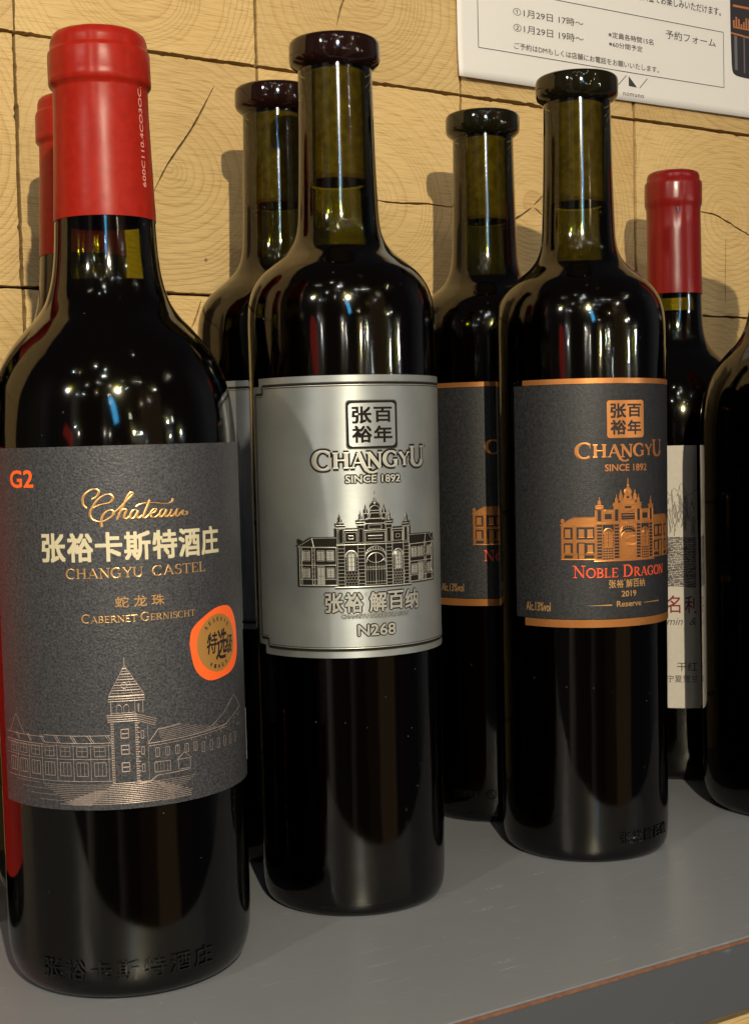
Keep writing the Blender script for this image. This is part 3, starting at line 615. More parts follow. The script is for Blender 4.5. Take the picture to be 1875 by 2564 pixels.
# ---- the winery gatehouse picture, millimetres, X from -27 to 27, base at 0
def castle(style):
    """returns dict of Art layers: back (dark or copper silhouette), dark (openings), line (raised lines), pane"""
    back, dark, line, pane = Art(), Art(), Art(), Art()
    lw = .20 if style == 'silver' else .17
    rel = .06
    L = lambda *p, width=lw: line.line(*p, width=width, relief=rel)
    # silhouettes
    back.poly([(-26.8, .4), (-13.3, .4), (-13.3, 16.9), (-22, 16.8), (-27.5, 13.9), (-26.8, 13.6)])
    back.poly([(26.8, .4), (26.8, 13.6), (27.5, 13.9), (24, 16.8), (13.3, 16.9), (13.3, .4)])
    back.rect(-13.7, -.3, 13.7, 19.6, .01)
    back.disc(-26.2, 15.4, .7, .9, .0); back.disc(26.2, 15.6, .6, .9, .0)
    for cx, zt in ((-11.9, 21.4), (-5.0, 22.3), (5.0, 22.3), (11.9, 21.4)):
        back.rect(cx-1.2, 14, cx+1.2, zt-.8, .02); back.rect(cx-1.6, zt-1.2, cx+1.6, zt-.2, .021)
        back.poly([(cx-.9, zt-.2), (cx+.9, zt-.2), (cx+.45, zt+.6), (cx+.6, zt+1.3), (cx+.12, zt+2.1), (cx, zt+3.2), (cx-.12, zt+2.1), (cx-.6, zt+1.3), (cx-.45, zt+.6)], .02)
    back.rect(-4.1, 14, 4.1, 21.6, .022); back.rect(-3.4, 21.6, 3.4, 23.3, .023)
    for cx in (-3.2, 3.2): back.poly([(cx-.8, 22.8), (cx+.8, 22.8), (cx+.8, 25), (cx+.35, 25.9), (cx, 27.3), (cx-.35, 25.9), (cx-.8, 25)], .024)
    back.poly([(-2.3, 23.2), (2.3, 23.2), (1.6, 24.6), (1.35, 25.2), (1.9, 26.0), (1.7, 27.0), (.9, 27.8), (.35, 28.2), (.5, 28.8), (.16, 29.4), (.12, 30.6), (0, 31.9), (-.12, 30.6), (-.16, 29.4), (-.5, 28.8), (-.35, 28.2), (-.9, 27.8), (-1.7, 27.0), (-1.9, 26.0), (-1.35, 25.2), (-1.6, 24.6)], .025)
    # wings
    for s in (-1, 1):
        X = lambda v: s*v
        L(X(27.3), 13.8, X(13.4), 13.6, width=lw*1.5); L(X(27.3), 13.9, X(22 if s < 0 else 24), 16.8); L(X(22 if s < 0 else 24), 16.8, X(13.4), 16.9); L(X(22), 16.7, X(21.3), 13.7)
        L(X(26.7), .5, X(26.7), 13.6); L(X(25.9), .5, X(25.9), 13.6); L(X(22.0), .5, X(22.0), 13.6); L(X(21.1), .5, X(21.1), 13.6); L(X(13.6), .5, X(13.6), 13.6)
        L(X(26.7), 7.5, X(13.6), 7.5, width=lw*1.3); L(X(26.7), 2.6, X(13.6), 2.6); L(X(26.9), .5, X(13.4), .5, width=lw*1.8)
        if style == 'silver':
            for k in range(9): L(X(22), .9+k*1.45, X(21.1), .9+k*1.45, width=.13)
        for cx, z0, z1 in ((24.2, 9.3, 12.2), (18.9, 9.3, 12.2), (15.6, 9.3, 12.2), (24.2, 3.4, 6.2), (15.6, 3.4, 6.2), (18.9, .8, 6.7)):
            if style == 'copper': dark.rect(X(cx)-1.55, z0-.3, X(cx)+1.55, z1+.4, .03)
            pane.rect(X(cx)-1.05, z0, X(cx)+1.05, z1, .045)
            if style == 'silver':
                line.frame(X(cx)-1.25, z0-.3, X(cx)+1.25, z1+.3, lw, relief=rel)
                dark.rect(X(cx)-.07, z0, X(cx)+.07, z1, .075); dark.rect(X(cx)-.95, (z0+z1)/2-.06, X(cx)+.95, (z0+z1)/2+.06, .078)
                if z1-z0 < 4: dark.rect(X(cx)-.95, z0+.6, X(cx)+.95, z0+.7, .078); dark.rect(X(cx)-.95, z1-.8, X(cx)+.95, z1-.7, .078)
            else:
                L(X(cx)-1.2, z0-.25, X(cx)+1.2, z0-.25, width=.28)
        if style == 'copper':
            for z_0, z_1 in ((8.3, 13.0), (3.0, 6.9)):
                dark.rect(min(X(13.9), X(20.8)), z_0, max(X(13.9), X(20.8)), z_1, .029); dark.rect(min(X(22.3), X(25.6)), z_0, max(X(22.3), X(25.6)), z_1, .029)
        if style == 'copper': dark.rect(min(X(14), X(17.4)), 1.0, max(X(14), X(17.4)), 2.2, .03); dark.rect(min(X(25.6), X(22.3)), 1.0, max(X(25.6), X(22.3)), 2.2, .03)
    # pillars with stone courses
    for cx in (-11.9, -5.0, 5.0, 11.9):
        zt = 21.4 if abs(cx) > 8 else 22.3
        L(cx-1.2, 0, cx-1.2, zt-1.2); L(cx+1.2, 0, cx+1.2, zt-1.2); L(cx-1.6, zt-1.2, cx+1.6, zt-1.2, width=.3); L(cx-1.6, zt-.3, cx+1.6, zt-.3, width=.3); L(cx-.7, zt+.6, cx+.7, zt+.6, width=.25); L(cx, zt+.2, cx, zt+3.0, width=.32)
        dark.rect(cx-.65, 15.2, cx+.65, 19.6, .055 if style == 'silver' else .05); line.frame(cx-.75, 15, cx+.75, 19.8, lw*.8, relief=rel)
        for k in range(11):
            z = .9+k*1.22
            if style == 'silver': L(cx-1.2, z, cx+1.2, z, width=.17)
            else: dark.rect(cx-.95, z-.1, cx+.95, z+.78, .035)
        L(cx-1.5, 14.4, cx+1.5, 14.4, width=.3)
    # panels between
    for s in (-1, 1):
        c = s*8.45
        L(c-2.3, 14.4, c+2.3, 14.4, width=.3); L(c-2.3, 19.4, c+2.3, 19.4, width=.3); line.frame(c-1.9, 15.3, c+1.9, 18.6, lw, relief=rel); dark.rect(c-1.4, 15.9, c+1.4, 18.0, .05)
        if style == 'silver': line.frame(c-.8, 16.4, c+.8, 17.5, .14, relief=.02, w=.03)
        # arched window
        if style == 'copper': dark.rect(c-2.2, 10.8, c+2.2, 13.9, .028)
        for q, (rx, ww) in enumerate(((2.0, .42), (1.45, .2), (1.15, .16))): line.arc(c, 10.1, rx, rx*1.12, 0, 180, ww, relief=rel)
        for rx in (1.45,): L(c-rx, 5.2, c-rx, 10.1, width=.2); L(c+rx, 5.2, c+rx, 10.1, width=.2)
        pane.poly([(c-1.05, 5.4)]+[(c+1.05, 5.4)]+[(c+1.05*cos(radians(k*18)), 10.1+1.2*sin(radians(k*18))) for k in range(11)], .045)
        dark.rect(c-.09, 5.4, c+.09, 11.2, .075)
        for z in (6.8, 8.4, 9.9): dark.rect(c-1.0, z, c+1.0, z+.12, .076)
        for k in range(5):   # brickwork under the window
            z = .5+k*.95
            if style == 'silver':
                L(c-2.3, z, c+2.3, z, width=.12)
                for q in range(5): L(c-2.1+q*1.05+(.5 if k % 2 else 0), z, c-2.1+q*1.05+(.5 if k % 2 else 0), z+.95, width=.12)
            else:
                for q in range(4): dark.rect(c-2.1+q*1.08, z, c-1.25+q*1.08, z+.5, .03)
        for k in range(5):
            for e in (-1, 1):
                z = 5.5+k*1.0
                if style == 'silver': L(c+e*1.6, z, c+e*2.3, z, width=.13)
                else: dark.rect(min(c+e*1.75, c+e*2.2), z, max(c+e*1.75, c+e*2.2), z+.5, .03)
    # centre
    L(-3.9, 14.4, 3.9, 14.4, width=.3); L(-4, 19.2, 4, 19.2, width=.28); L(-3.9, 21.5, 3.9, 21.5, width=.3); L(-3.3, 23.2, 3.3, 23.2, width=.28)
    line.frame(-3.5, 15.1, 3.5, 18.6, lw, relief=rel); dark.rect(-3.0, 15.6, 3.0, 18.1, .05)
    for z in (17.3, 16.3): L(-2.6, z, 2.6, z, width=.35 if z > 17 else .2)
    line.frame(-2.3, 19.7, 2.3, 21.0, lw*.9, relief=rel); dark.rect(-1.5, 20.0, 1.5, 20.7, .05)
    for cx in (-3.2, 3.2): L(cx-.8, 22.9, cx+.8, 22.9); L(cx-.9, 25, cx+.9, 25, width=.25); L(cx, 25, cx, 27.0, width=.3); L(cx-.7, 23, cx-.7, 25); L(cx+.7, 23, cx+.7, 25)
    line.arc(0, 26.1, 1.75, 1.6, 0, 180, .22, relief=rel); L(-1.9, 26.0, 1.9, 26.0, width=.25); L(0, 28, 0, 31.6, width=.3); L(-.5, 28.6, .5, 28.6, width=.3); L(-1.4, 25.1, 1.4, 25.1, width=.25); L(-2.1, 23.4, -1.5, 25.1); L(2.1, 23.4, 1.5, 25.1)
    dark.disc(0, 24.2, .6, .5, .05)
    if style == 'copper': dark.poly([(-3.6, 10.7)]+[(3.6*cos(radians(180-k*15)), 10.7+2.6*sin(radians(180-k*15))) for k in range(13)]+[(3.6, 10.7)], .03)
    for ry, rx, ww in ((3.5, 3.75, .2), (2.3, 3.6, .22)): line.arc(0, 10.2, rx, ry, 0, 180, ww, relief=rel)
    for k in range(9):
        a_ = radians(28+k*15.5); pane.disc(3.65*cos(a_), 10.2+2.9*sin(a_), .26, .26, .08, 6)
    L(-3.75, .3, -3.75, 10.2, width=.25); L(3.75, .3, 3.75, 10.2, width=.25)
    line.arc(0, 8.2, 3.3, 3.2, 0, 180, .3, relief=rel); line.arc(0, 10.2, 3.2, 2.2, 200, 340, .2, relief=rel)
    for k in range(7): L(-3+k*1.0, .9, -3+k*1.0, 7.6, width=.10)
    L(0, .5, 0, 11.2, width=.24)
    for z in (.5, 1.5, 5.6, 6.6): L(-3.6, z, 3.6, z, width=.16)
    for k in range(12): L(-3.3+k*.6, 5.6, -3.0+k*.6, 6.6, width=.11)
    L(-14.2, -.25, 14.2, -.25, width=.4)
    if style == 'copper': pane.rect(-3.5, .6, 3.5, 8.2, .027)
    return dict(back=back, dark=dark, line=line, pane=pane)
def place(arts, cx, z0, kx=1, kz=1):
    for a in arts.values():
        for v in a.bm.verts: v.co.x = cx+v.co.x*kx; v.co.y = z0+v.co.y*kz
    return arts

def make_slim_bottle(label, loc, tilt=0, rim='rim', glass_mat='glass', cork_end=259, wine_top=236.5):
    root = empty("wine_bottle", loc, label, "wine bottle", None, (0, tilt, 0))
    g = lathe("glass", glass_shell(PROF_N), MT[glass_mat], root)
    lathe("rim", RIM_N, MT[rim], g)
    lathe("wine", wine_body(PROF_N, wine_top), MT['wine'], root, 64)
    lathe("inner_wall", [(rad_at(PROF_N, z)-1.8, z) for z in (wine_top-.4, 240, 246, 252, cork_end+1)], MT[glass_mat], g, 64)
    ck = lathe("cork", [(10.6, cork_end+3), (10.8, 300), (9.3, 301), (9.3, 308), (0, 308.2)], MT['cork'], root, 48)
    lathe("stained_end", [(0, cork_end+1.2), (10.3, cork_end+1.2), (10.65, cork_end+1.6), (10.65, cork_end+3)], MT['cork_end'], ck, 48)
    return root, g
def rimglass():
    m = P("dark_rim_glass", (.010, .0035, .0025), .06, 0, .5); return m
MT['rim'] = rimglass()
MT['dark_rim'] = P('blackish_rim_glass', (.007, .006, .002), .05, 0, .5)
def emboss(word, box, g, R, cth, fill=.8):
    n = len(word); w = (box[2]-box[0])/n
    for k, ch in enumerate(word):
        a = text_art(ch, (box[0]+k*w, box[1], box[0]+(k+fill)*w, box[3]), extrude=.75)
        for v in a.bm.verts: v.co.z -= .2
        o = a.wrap("embossed_letter", MT['glass_relief'], g, R, cth, 0, 1.5, fix=False)
        bmv = o.modifiers.new("soft", 'BEVEL'); bmv.width = .00032; bmv.segments = 2; bmv.limit_method = 'ANGLE'
MT['glass_relief'] = P("moulded_glass", (.003, .003, .002), .04, 0, .5)
RN = lambda z: rad_at(PROF_N, z)
R1 = lambda z: rad_at(PROF_1, z)
R6 = lambda z: rad_at(PROF_6, z)

def seal_chars(lab, R, cth, mat, x0, z0, x1, z1, w):
    mx, mz = (x0+x1)/2, (z0+z1)/2
    for ch, bx in (("张", (x0, mz+.5, mx-.5, z1)), ("百", (mx+.5, mz+.9, x1, z1-.2)), ("裕", (x0, z0, mx-.5, mz-.5)), ("年", (mx+.5, z0, x1, mz-.6))):
        text_art(ch, bx, offset=.042).wrap("lettering", mat, lab, R, cth, w)
WORD = "CHaNGYU"; SIZES = [(1.22, -.08), (1, .0), (1, .0), (1, .0), (1, .05), (.85, .12), (1.3, .02)]

# ---- pewter label (units: u measured from the picture centre at cth)
def pewter_label(root, cth, dz=0, detail=True):
    R = lambda z: RN(z-dz)
    out = [(-50.3, 95.1), (-50.3, 186.6), (-45.1, 186.6), (-45.1, 189.4), (45.1, 189.4), (45.1, 186.6), (50.3, 186.6), (50.3, 95.1), (45.1, 95.1), (45.1, 92.0), (-45.1, 92.0), (-45.1, 95.1)]
    out = [(x, z+dz) for x, z in out]
    lab = label_patch("label", [out], MT['silver'], root, RN, cth, .05, .35)
    W0 = .42
    for q, (ins, wd, mt, hh) in enumerate(((3.0, 1.6, 'halo', .0), (3.0, 1.0, 'halo', .012), (3.0, .6, 'patina', .024), (3.35, .22, 'silver_line', .04))):
        a = Art(); i2 = ins
        loop = [(-50.3+i2*.75, 95.1+i2*.9), (-50.3+i2*.75, 186.6-i2), (-45.1+i2*.75, 186.6-i2), (-45.1+i2*.75, 189.4-i2), (45.1-i2*.75, 189.4-i2), (45.1-i2*.75, 186.6-i2), (50.3-i2*.75, 186.6-i2), (50.3-i2*.75, 95.1+i2*.9), (45.1-i2*.75, 95.1+i2*.9), (45.1-i2*.75, 92+i2), (-45.1+i2*.75, 92+i2), (-45.1+i2*.75, 95.1+i2*.9), (-50.3+i2*.75, 95.1+i2*.9)]
        for p, p2 in zip(loop[:-1], loop[1:]): a.ribbon([(p[0], p[1]+dz), (p2[0], p2[1]+dz)], wd, 0, .03 if mt == 'silver_line' else 0)
        a.wrap("border_line", MT[mt], lab, RN, cth, W0+hh)
    # edge patina along the left side
    if not detail: return lab
    cu = lambda th: (th-cth)*pi/180*34.2   # angle -> u
    # seal block
    x0, z0, x1, z1 = cu(-117.6), 164.9, cu(-89.6), 179.8
    def sealo(g, jitter=.0):
        pts = []
        rj = random.Random(5)
        X0, Z0, X1, Z1 = x0-g, z0-g, x1+g, z1+g; rc = 1.3
        for cx_, cz_, a0 in ((X1-rc, Z1-rc, 0), (X0+rc, Z1-rc, 90), (X0+rc, Z0+rc, 180), (X1-rc, Z0+rc, 270)):
            for k in range(5): a_ = radians(a0+k*22.5); pts.append((cx_+rc*cos(a_)+rj.uniform(-jitter, jitter), cz_+rc*sin(a_)+rj.uniform(-jitter, jitter)))
        return pts
    for k, g in enumerate((1.0, .7, .45)): a = filled([sealo(g)]); a.wrap("seal_shadow", MT['halo' if k < 2 else 'patina'], lab, RN, cth, W0+.015*k)
    a = filled([sealo(0, .12)]); a.wrap("seal_stamp", MT['silver'], lab, RN, cth, W0+.06)
    seal_chars(lab, RN, cth, MT['patina'], x0+1.3, z0+1.4, x1-1.3, z1-1.4, W0+.09)
    # CHANGYU
    bx = (cu(-138.6), 157.0, cu(-67.2), 164.6)
    b2 = (bx[0]+.4, bx[1]-1.2, bx[2]-.3, bx[3])
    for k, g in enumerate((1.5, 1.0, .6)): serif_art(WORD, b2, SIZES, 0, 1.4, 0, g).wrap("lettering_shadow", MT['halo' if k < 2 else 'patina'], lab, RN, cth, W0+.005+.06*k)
    serif_art(WORD, b2, SIZES, .03, 1.45).wrap("lettering", MT['silver_line'], lab, RN, cth, W0+.2)
    text_art("®", (bx[2]+.4, 164, bx[2]+1.5, 165.1)).wrap("lettering", MT['patina'], lab, RN, cth, W0+.05)
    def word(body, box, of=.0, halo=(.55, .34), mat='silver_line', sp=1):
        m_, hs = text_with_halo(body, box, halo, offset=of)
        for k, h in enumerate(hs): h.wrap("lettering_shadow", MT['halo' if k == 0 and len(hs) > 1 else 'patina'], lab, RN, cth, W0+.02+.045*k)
        m_.wrap("lettering", MT[mat], lab, RN, cth, W0+.16)
    word("SINCE 1892", (cu(-120), 152.5, cu(-87), 155.0), .03)
    c = place(castle('silver'), cu(-103.6), 116.8, 1.0, 1.0)
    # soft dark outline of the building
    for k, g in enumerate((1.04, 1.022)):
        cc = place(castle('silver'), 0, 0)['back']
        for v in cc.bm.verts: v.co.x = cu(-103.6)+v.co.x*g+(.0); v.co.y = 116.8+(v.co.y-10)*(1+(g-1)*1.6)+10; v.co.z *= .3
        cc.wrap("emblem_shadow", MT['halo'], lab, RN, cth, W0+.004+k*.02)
    c['back'].wrap("emblem_ground", MT['patina'], lab, RN, cth, W0+.05)
    c['pane'].wrap("emblem_windows", MT['silver_line'], lab, RN, cth, W0+.07)
    c['dark'].wrap("emblem_openings", MT['patina'], lab, RN, cth, W0+.08)
    c['line'].wrap("emblem", MT['silver_line'], lab, RN, cth, W0+.12)
    xa, xb = cu(-133.2), cu(-73.8); wch = (xb-xa)/5.25
    for k, ch in enumerate("张裕解百纳"):
        s0 = xa+k*wch*1.0+(.25*wch if k >= 2 else 0)*1.0
        word(ch, (s0, 107.9+(.5 if ch == '百' else 0), s0+wch*.88, 114.5), .03, (.6, .38))
    word("®", (xa+2*wch-.1, 113.4, xa+2*wch+1.1, 114.7), 0, ())
    word("CHANGYU NOBLE DRAGON", (cu(-124.2), 105.7, cu(-82.9), 107.1), .008, (.16,))
    word("N268", (cu(-114.9), 99.6, cu(-92.4), 103.4), .02, (.5, .34))
    return lab

# ---- dark label with copper print
def copper_label(root, cth, dz=0):
    D = lambda z: z+dz
    out = [(x, D(z)) for x, z in rrect(-47.3, 96.1, 47.3, 186.8)]
    lab = label_patch("label", [out], MT['dark_paper'], root, RN, cth, .05, .30)
    for z0, z1, nm in ((186.9, 188.9, "copper_band"), (92.9, 95.9, "copper_band")):
        label_patch(nm, [rrect(-42.5, D(z0), 42.5, D(z1))], MT['copper'], lab, RN, cth, .06, .34)
    W0 = .37
    cu = lambda th: (th+99.2)*pi/180*34.2
    A_ = lambda a, n, m, w=0: [setattr(v.co, 'y', v.co.y+dz) for v in a.bm.verts] and a.wrap(n, MT[m], lab, RN, cth, W0+w)
    x0, z0, x1, z1 = cu(-113.4), 165.9, cu(-86.0), 180.4
    pts = []; rj = random.Random(5); rc = 1.2
    for cx_, cz_, a0 in ((x1-rc, z1-rc, 0), (x0+rc, z1-rc, 90), (x0+rc, z0+rc, 180), (x1-rc, z0+rc, 270)):
        for k in range(5): a_ = radians(a0+k*22.5); pts.append((cx_+rc*cos(a_)+rj.uniform(-.12, .12), cz_+rc*sin(a_)+rj.uniform(-.12, .12)))
    A_(filled([pts]), "seal_stamp", 'copper', .05)
    mx, mz = (x0+x1)/2, (z0+z1)/2
    for ch, bx in (("张", (x0+1.5, mz+.5, mx-.4, z1-1.4)), ("百", (mx+.4, mz+.9, x1-1.5, z1-1.6)), ("裕", (x0+1.5, z0+1.4, mx-.4, mz-.5)), ("年", (mx+.4, z0+1.4, x1-1.5, mz-.6))):
        A_(text_art(ch, bx, offset=.042), "lettering", 'black_ink', .09)
    A_(serif_art(WORD, (cu(-133.0), 157.0, cu(-66.2), 165.0), SIZES, .03, 1.4), "lettering", 'copper', .05)
    A_(text_art("SINCE 1892", (cu(-115.0), 153.2, cu(-83.7), 155.8), offset=.02), "lettering", 'copper', .06)
    c = place(castle('copper'), cu(-99.3), 118.8, .98, 1.0)
    A_(c['back'], "emblem_ground", 'copper', .03); A_(c['dark'], "emblem_openings", 'black_ink', .06); A_(c['pane'], "emblem_windows", 'copper', .08); A_(c['line'], "emblem", 'copper', .13)
    A_(serif_art("NOBLE DRAGON", (cu(-136.0), 112.2, cu(-64.5), 116.9), [(1.3, 0)]+[(1, 0)]*4+[(.9, 0)]+[(1.3, 0)]+[(1, 0)]*5, .04), "lettering", 'red_orange', .05)
    xa, xb = cu(-113.0), cu(-85.5); wch = (xb-xa)/5.3
    for k, ch in enumerate("张裕解百纳"):
        s0 = xa+k*wch+(.3*wch if k >= 2 else 0); A_(text_art(ch, (s0, 108.1, s0+wch*.9, 111.2), offset=.02), "lettering", 'gold', .05)
    A_(text_art("®", (xa+2*wch, 110.6, xa+2*wch+.8, 111.5)), "lettering", 'gold', .05)
    A_(text_art("2019", (cu(-104.4), 104.6, cu(-93.5), 106.8), offset=.02), "lettering", 'gold', .05)
    A_(text_art("Reserve", (cu(-107.8), 100.7, cu(-89.4), 102.9), offset=.02), "lettering", 'gold', .05)
    a = Art(); a.poly([(cu(-128), 101.4), (cu(-111), 101.2), (cu(-111), 101.8)]); a.poly([(cu(-87), 101.6), (cu(-70.8), 101.4), (cu(-70.8), 101.9), (cu(-87), 101.8)]); A_(a, "printed_rule", 'gold', .05)
    A_(text_art("Alc.13%vol", (cu(-169.2), 99.0, cu(-150.9), 102.4), offset=.012), "lettering", 'gold', .05)
    return lab

# ======== bottle with the pewter label, front row
b3, g3 = make_slim_bottle("slim dark bottle with the large brushed pewter label, standing in the front row", (.25568, -.12624, 0), -.0024, cork_end=259.5, wine_top=236.6)
pewter_label(b3, -103.5)
b5, g5 = make_slim_bottle("slim dark bottle whose whole dark label with copper gatehouse shows, front row", (.36532, -.12854, 0), .0033, 'dark_rim', cork_end=259.3, wine_top=236.4)
copper_label(b5, -99.2)
emboss("张裕解百纳", (radians(-106+99.2)*34, 7.6, radians(-60+99.2)*34, 12.2), g5, RN, -99.2)
b2, g2 = make_slim_bottle("slim bottle in the back row between the bright red capsule and the pewter label bottle", (.266, -.059, 0), 0, cork_end=262.5, wine_top=238.5)
pewter_label(b2, -112.0, dz=2.0, detail=False)
b4, g4 = make_slim_bottle("slim back row bottle showing only the left part of its copper trimmed dark label", (.3692, -.0606, 0), 0, 'dark_rim', cork_end=262.6, wine_top=238.9)
copper_label(b4, -93.9, dz=2.2)
emboss("750ml", (radians(-157+93.9)*34, 11.5, radians(-137+93.9)*34, 14.6), g4, RN, -93.9)
a = Art(); a.arc(radians(-128+93.9)*34, 13.0, 2.0, 1.9, 0, 360, .4, 0, .25, 20); a.line(radians(-128+93.9)*34-1, 11.8, radians(-128+93.9)*34-.6, 14.2, .4, 0, .25); a.line(radians(-128+93.9)*34-.4, 14.2, radians(-128+93.9)*34+.9, 11.8, .4, 0, .25); a.wrap("embossed_emblem", MT['glass_relief'], g4, RN, -93.9, 0)

# ======== broad bottles with capsules
def make_broad_bottle(label, loc, tilt=0, kind='1', cap='capsule', wine_top=218.6, glass_mat='glass'):
    root = empty("wine_bottle", loc, label, "wine bottle", None, (0, tilt, 0))
    prof = PROF_1 if kind == '1' else PROF_6
    g = lathe("glass", glass_shell(prof), MT[glass_mat], root)
    lathe("wine", wine_body(prof, wine_top), MT['wine'], root, 64)
    ck = lathe("cork", [(0, 246), (10.4, 246), (10.6, 247), (10.6, 288), (0, 288)], MT['cork'], root, 40)
    cpf = CAP_1 if kind == '1' else CAP_6
    cpf = [cpf[0], (cpf[0][0]-.02, 240), (rad_at(cpf, 245), 245)]+[cpf[1]]+[(rad_at(cpf, z), z) for z in (256, 260, 264, 267)]+cpf[2:]
    cp = lathe("capsule", cpf, MT[cap], root, 144)
    for v in cp.data.vertices:      # hand-shrunk foil: faint creases in the shoulder of the ring
        a_ = atan2(v.co.y, v.co.x); z = v.co.z*1000
        ph = len(label)*.7
        k = 1.0
        if z > 276: k += .004*sin(a_*7+z*.3+ph)+.003*sin(a_*13+1+ph)
        if 277 < z < 296:
            for c0, amp in ((-2.05, .035), (-2.5, .02), (-1.4, .025), (.3, .03)): k -= amp*math.exp(-((a_-c0-(z-285)*.012)/.05)**2)*(.35+.65*max(0, (z-284)/10)) if kind == '6' else amp*.25*math.exp(-((a_-c0)/.06)**2)
        if kind == '6' and 268 < z <= 278: k -= .03*math.exp(-((a_+2.2)/.09)**2)*(z-268)/10
        if 238.2 < z < 276: k += .0022*sin(a_*3+z*.05+ph)+.0012*sin(a_*11+z*.4)
        v.co.x *= k; v.co.y *= k
    return root, g, cp
b1, g1, cp1 = make_broad_bottle("large front bottle at the left edge with a bright red capsule and grey speckled label", (.16073, -.14401, 0), -.0071)
t = text_art("600C110.4CO3OC.", (-15.5, -.85, 15.5, .85), offset=.018)
# code printed up the side of the capsule
for v in t.bm.verts: v.co.x, v.co.y = -v.co.y*1.0, v.co.x+262.5
t.wrap("printed_code", MT['stamp_white'], cp1, lambda z: 15.95-(z-237.4)*.027, -58, .04, 1.0)
lab1 = label_patch("label", [rrect(-51.0, 59.4, 49.5, 166.9)], MT['grey_paper'], b1, R1, -102.0, .05, .30)
C1 = -102.0; u1 = lambda th: (th-C1)*pi/180*38.75; uc = lambda uu: uu+(-111.1-C1)*pi/180*38.75   # from camera-direction mm
def on1(a, n, m, w=.37, rel=0): return a.wrap(n, MT[m], lab1, R1, C1, w)
on1(text_art("G2", (uc(-34.7), 155.2, uc(-25.2), 160.2), offset=.03), "lettering", 'orange')
sx = lambda p: (uc(-9.3+(p[0]-530)*.0474), 154.4-(p[1]-440)*.0463)
strokes = [[(552, 562), (530, 535), (532, 490), (565, 455), (608, 441), (628, 458), (615, 488), (585, 506)],
           [(590, 560), (640, 540), (690, 530), (712, 505), (700, 480), (665, 480), (620, 510), (585, 560), (570, 600), (588, 636), (640, 648), (690, 625), (714, 600), (702, 578), (672, 585), (647, 612), (637, 645), (637, 682)],
           [(705, 600), (745, 570), (800, 515), (832, 482), (824, 470), (805, 488), (768, 560), (732, 638)], [(742, 605), (772, 575), (790, 582), (778, 612), (776, 632), (792, 634), (812, 618)],
           [(856, 585), (832, 583), (814, 610), (816, 634), (838, 628), (862, 590), (850, 622), (864, 634), (885, 618)],
           [(937, 522), (902, 600), (892, 630), (906, 635), (928, 618)], [(850, 562), (880, 545), (950, 540), (1040, 550), (1080, 540), (1088, 518)],
           [(928, 612), (963, 602), (975, 587), (962, 580), (940, 605), (945, 632), (970, 632), (997, 612)],
           [(1036, 585), (1012, 588), (996, 616), (1006, 635), (1030, 612), (1044, 588), (1032, 624), (1045, 634), (1066, 614)],
           [(1080, 588), (1064, 622), (1076, 635), (1100, 615), (1118, 588), (1106, 624), (1118, 635), (1142, 610)], [(1142, 610), (1160, 600), (1152, 622), (1170, 630), (1188, 622), (1186, 608), (1174, 612)]]
a = Art()
for s_ in strokes: a.ribbon(smooth_path([sx(p) for p in s_], 6), 0, 0, .07, pen=(.30, .78))
on1(a, "lettering", 'gold')
xa, xb = uc(-22.9), uc(35.2); wch = (xb-xa)/7
for k, ch in enumerate("张裕卡斯特酒庄"): on1(text_art(ch, (xa+k*wch+.2, 133.2, xa+(k+1)*wch-.75, 141.4), offset=.035), "lettering", 'pale_gold')
on1(serif_art("CHANGYU", (uc(-15.1), 128.1, uc(7.2), 131.1), None, .05), "lettering", 'gold'); on1(serif_art("CASTEL", (uc(10.1), 128.1, uc(28.0), 131.1), None, .05), "lettering", 'gold')
for k, ch in enumerate("蛇龙珠"): on1(text_art(ch, (uc(-1.1+k*5.3), 119.4, uc(2.7+k*5.3), 122.6), offset=.015), "lettering", 'gold')
on1(serif_art("CABERNET GERNISCHT", (uc(-10.9), 115.0, uc(23.5), 117.5), [(1.3, 0)]+[(1, 0)]*7+[(.8, 0)]+[(1.3, 0)]+[(1, 0)]*8, .03), "lettering", 'gold')
# orange seal
sp_ = smooth_path([(21.1, 106.5), (22.3, 111), (27, 114.3), (33, 116.5), (39.5, 116.0), (43.3, 111.5), (44.4, 105.5), (44, 100), (40.5, 96.2), (34, 94.7), (27.5, 94.8), (22.8, 98.8), (21.1, 106.5)], 5)[:-1]
seal_ = label_patch("seal_sticker", [[(uc(x), z) for x, z in sp_]], MT['orange'], lab1, R1, C1, .36, .16)
on1(filled([[(uc(32.8)+9.2*cos(2*pi*k/40), 105.6+8.9*sin(2*pi*k/40)) for k in range(40)]]), "seal_disc", 'seal_gold', .545)
for ch, bx in (("特", (27.6, 102.6, 32.2, 109.0)), ("选", (31.6, 100.4, 37.0, 109.6)), ("级", (36.4, 101.6, 40.6, 107.4))):
    on1(text_art(ch, (uc(bx[0]), bx[1], uc(bx[2]), bx[3]), offset=.018, shear=.25), "lettering", 'black_ink', .57)
for w_, r_, a0, a1, fl in (("RESERVE", 7.3, 135, 45, 0), ("WINES", 7.3, 240, 300, 1)):
    for k, ch in enumerate(w_):
        ang = a0+(a1-a0)*k/(len(w_)-1); t = text_art(ch, (-.42, -.6, .42, .6), offset=.02); rot = radians(ang-90 if not fl else ang+90)
        for v in t.bm.verts: x, y = v.co.x, v.co.y; v.co.x = uc(32.8)+r_*cos(radians(ang))+x*cos(rot)-y*sin(rot); v.co.y = 105.6+r_*sin(radians(ang))+x*sin(rot)+y*cos(rot)
        on1(t, "lettering", 'black_ink', .57)
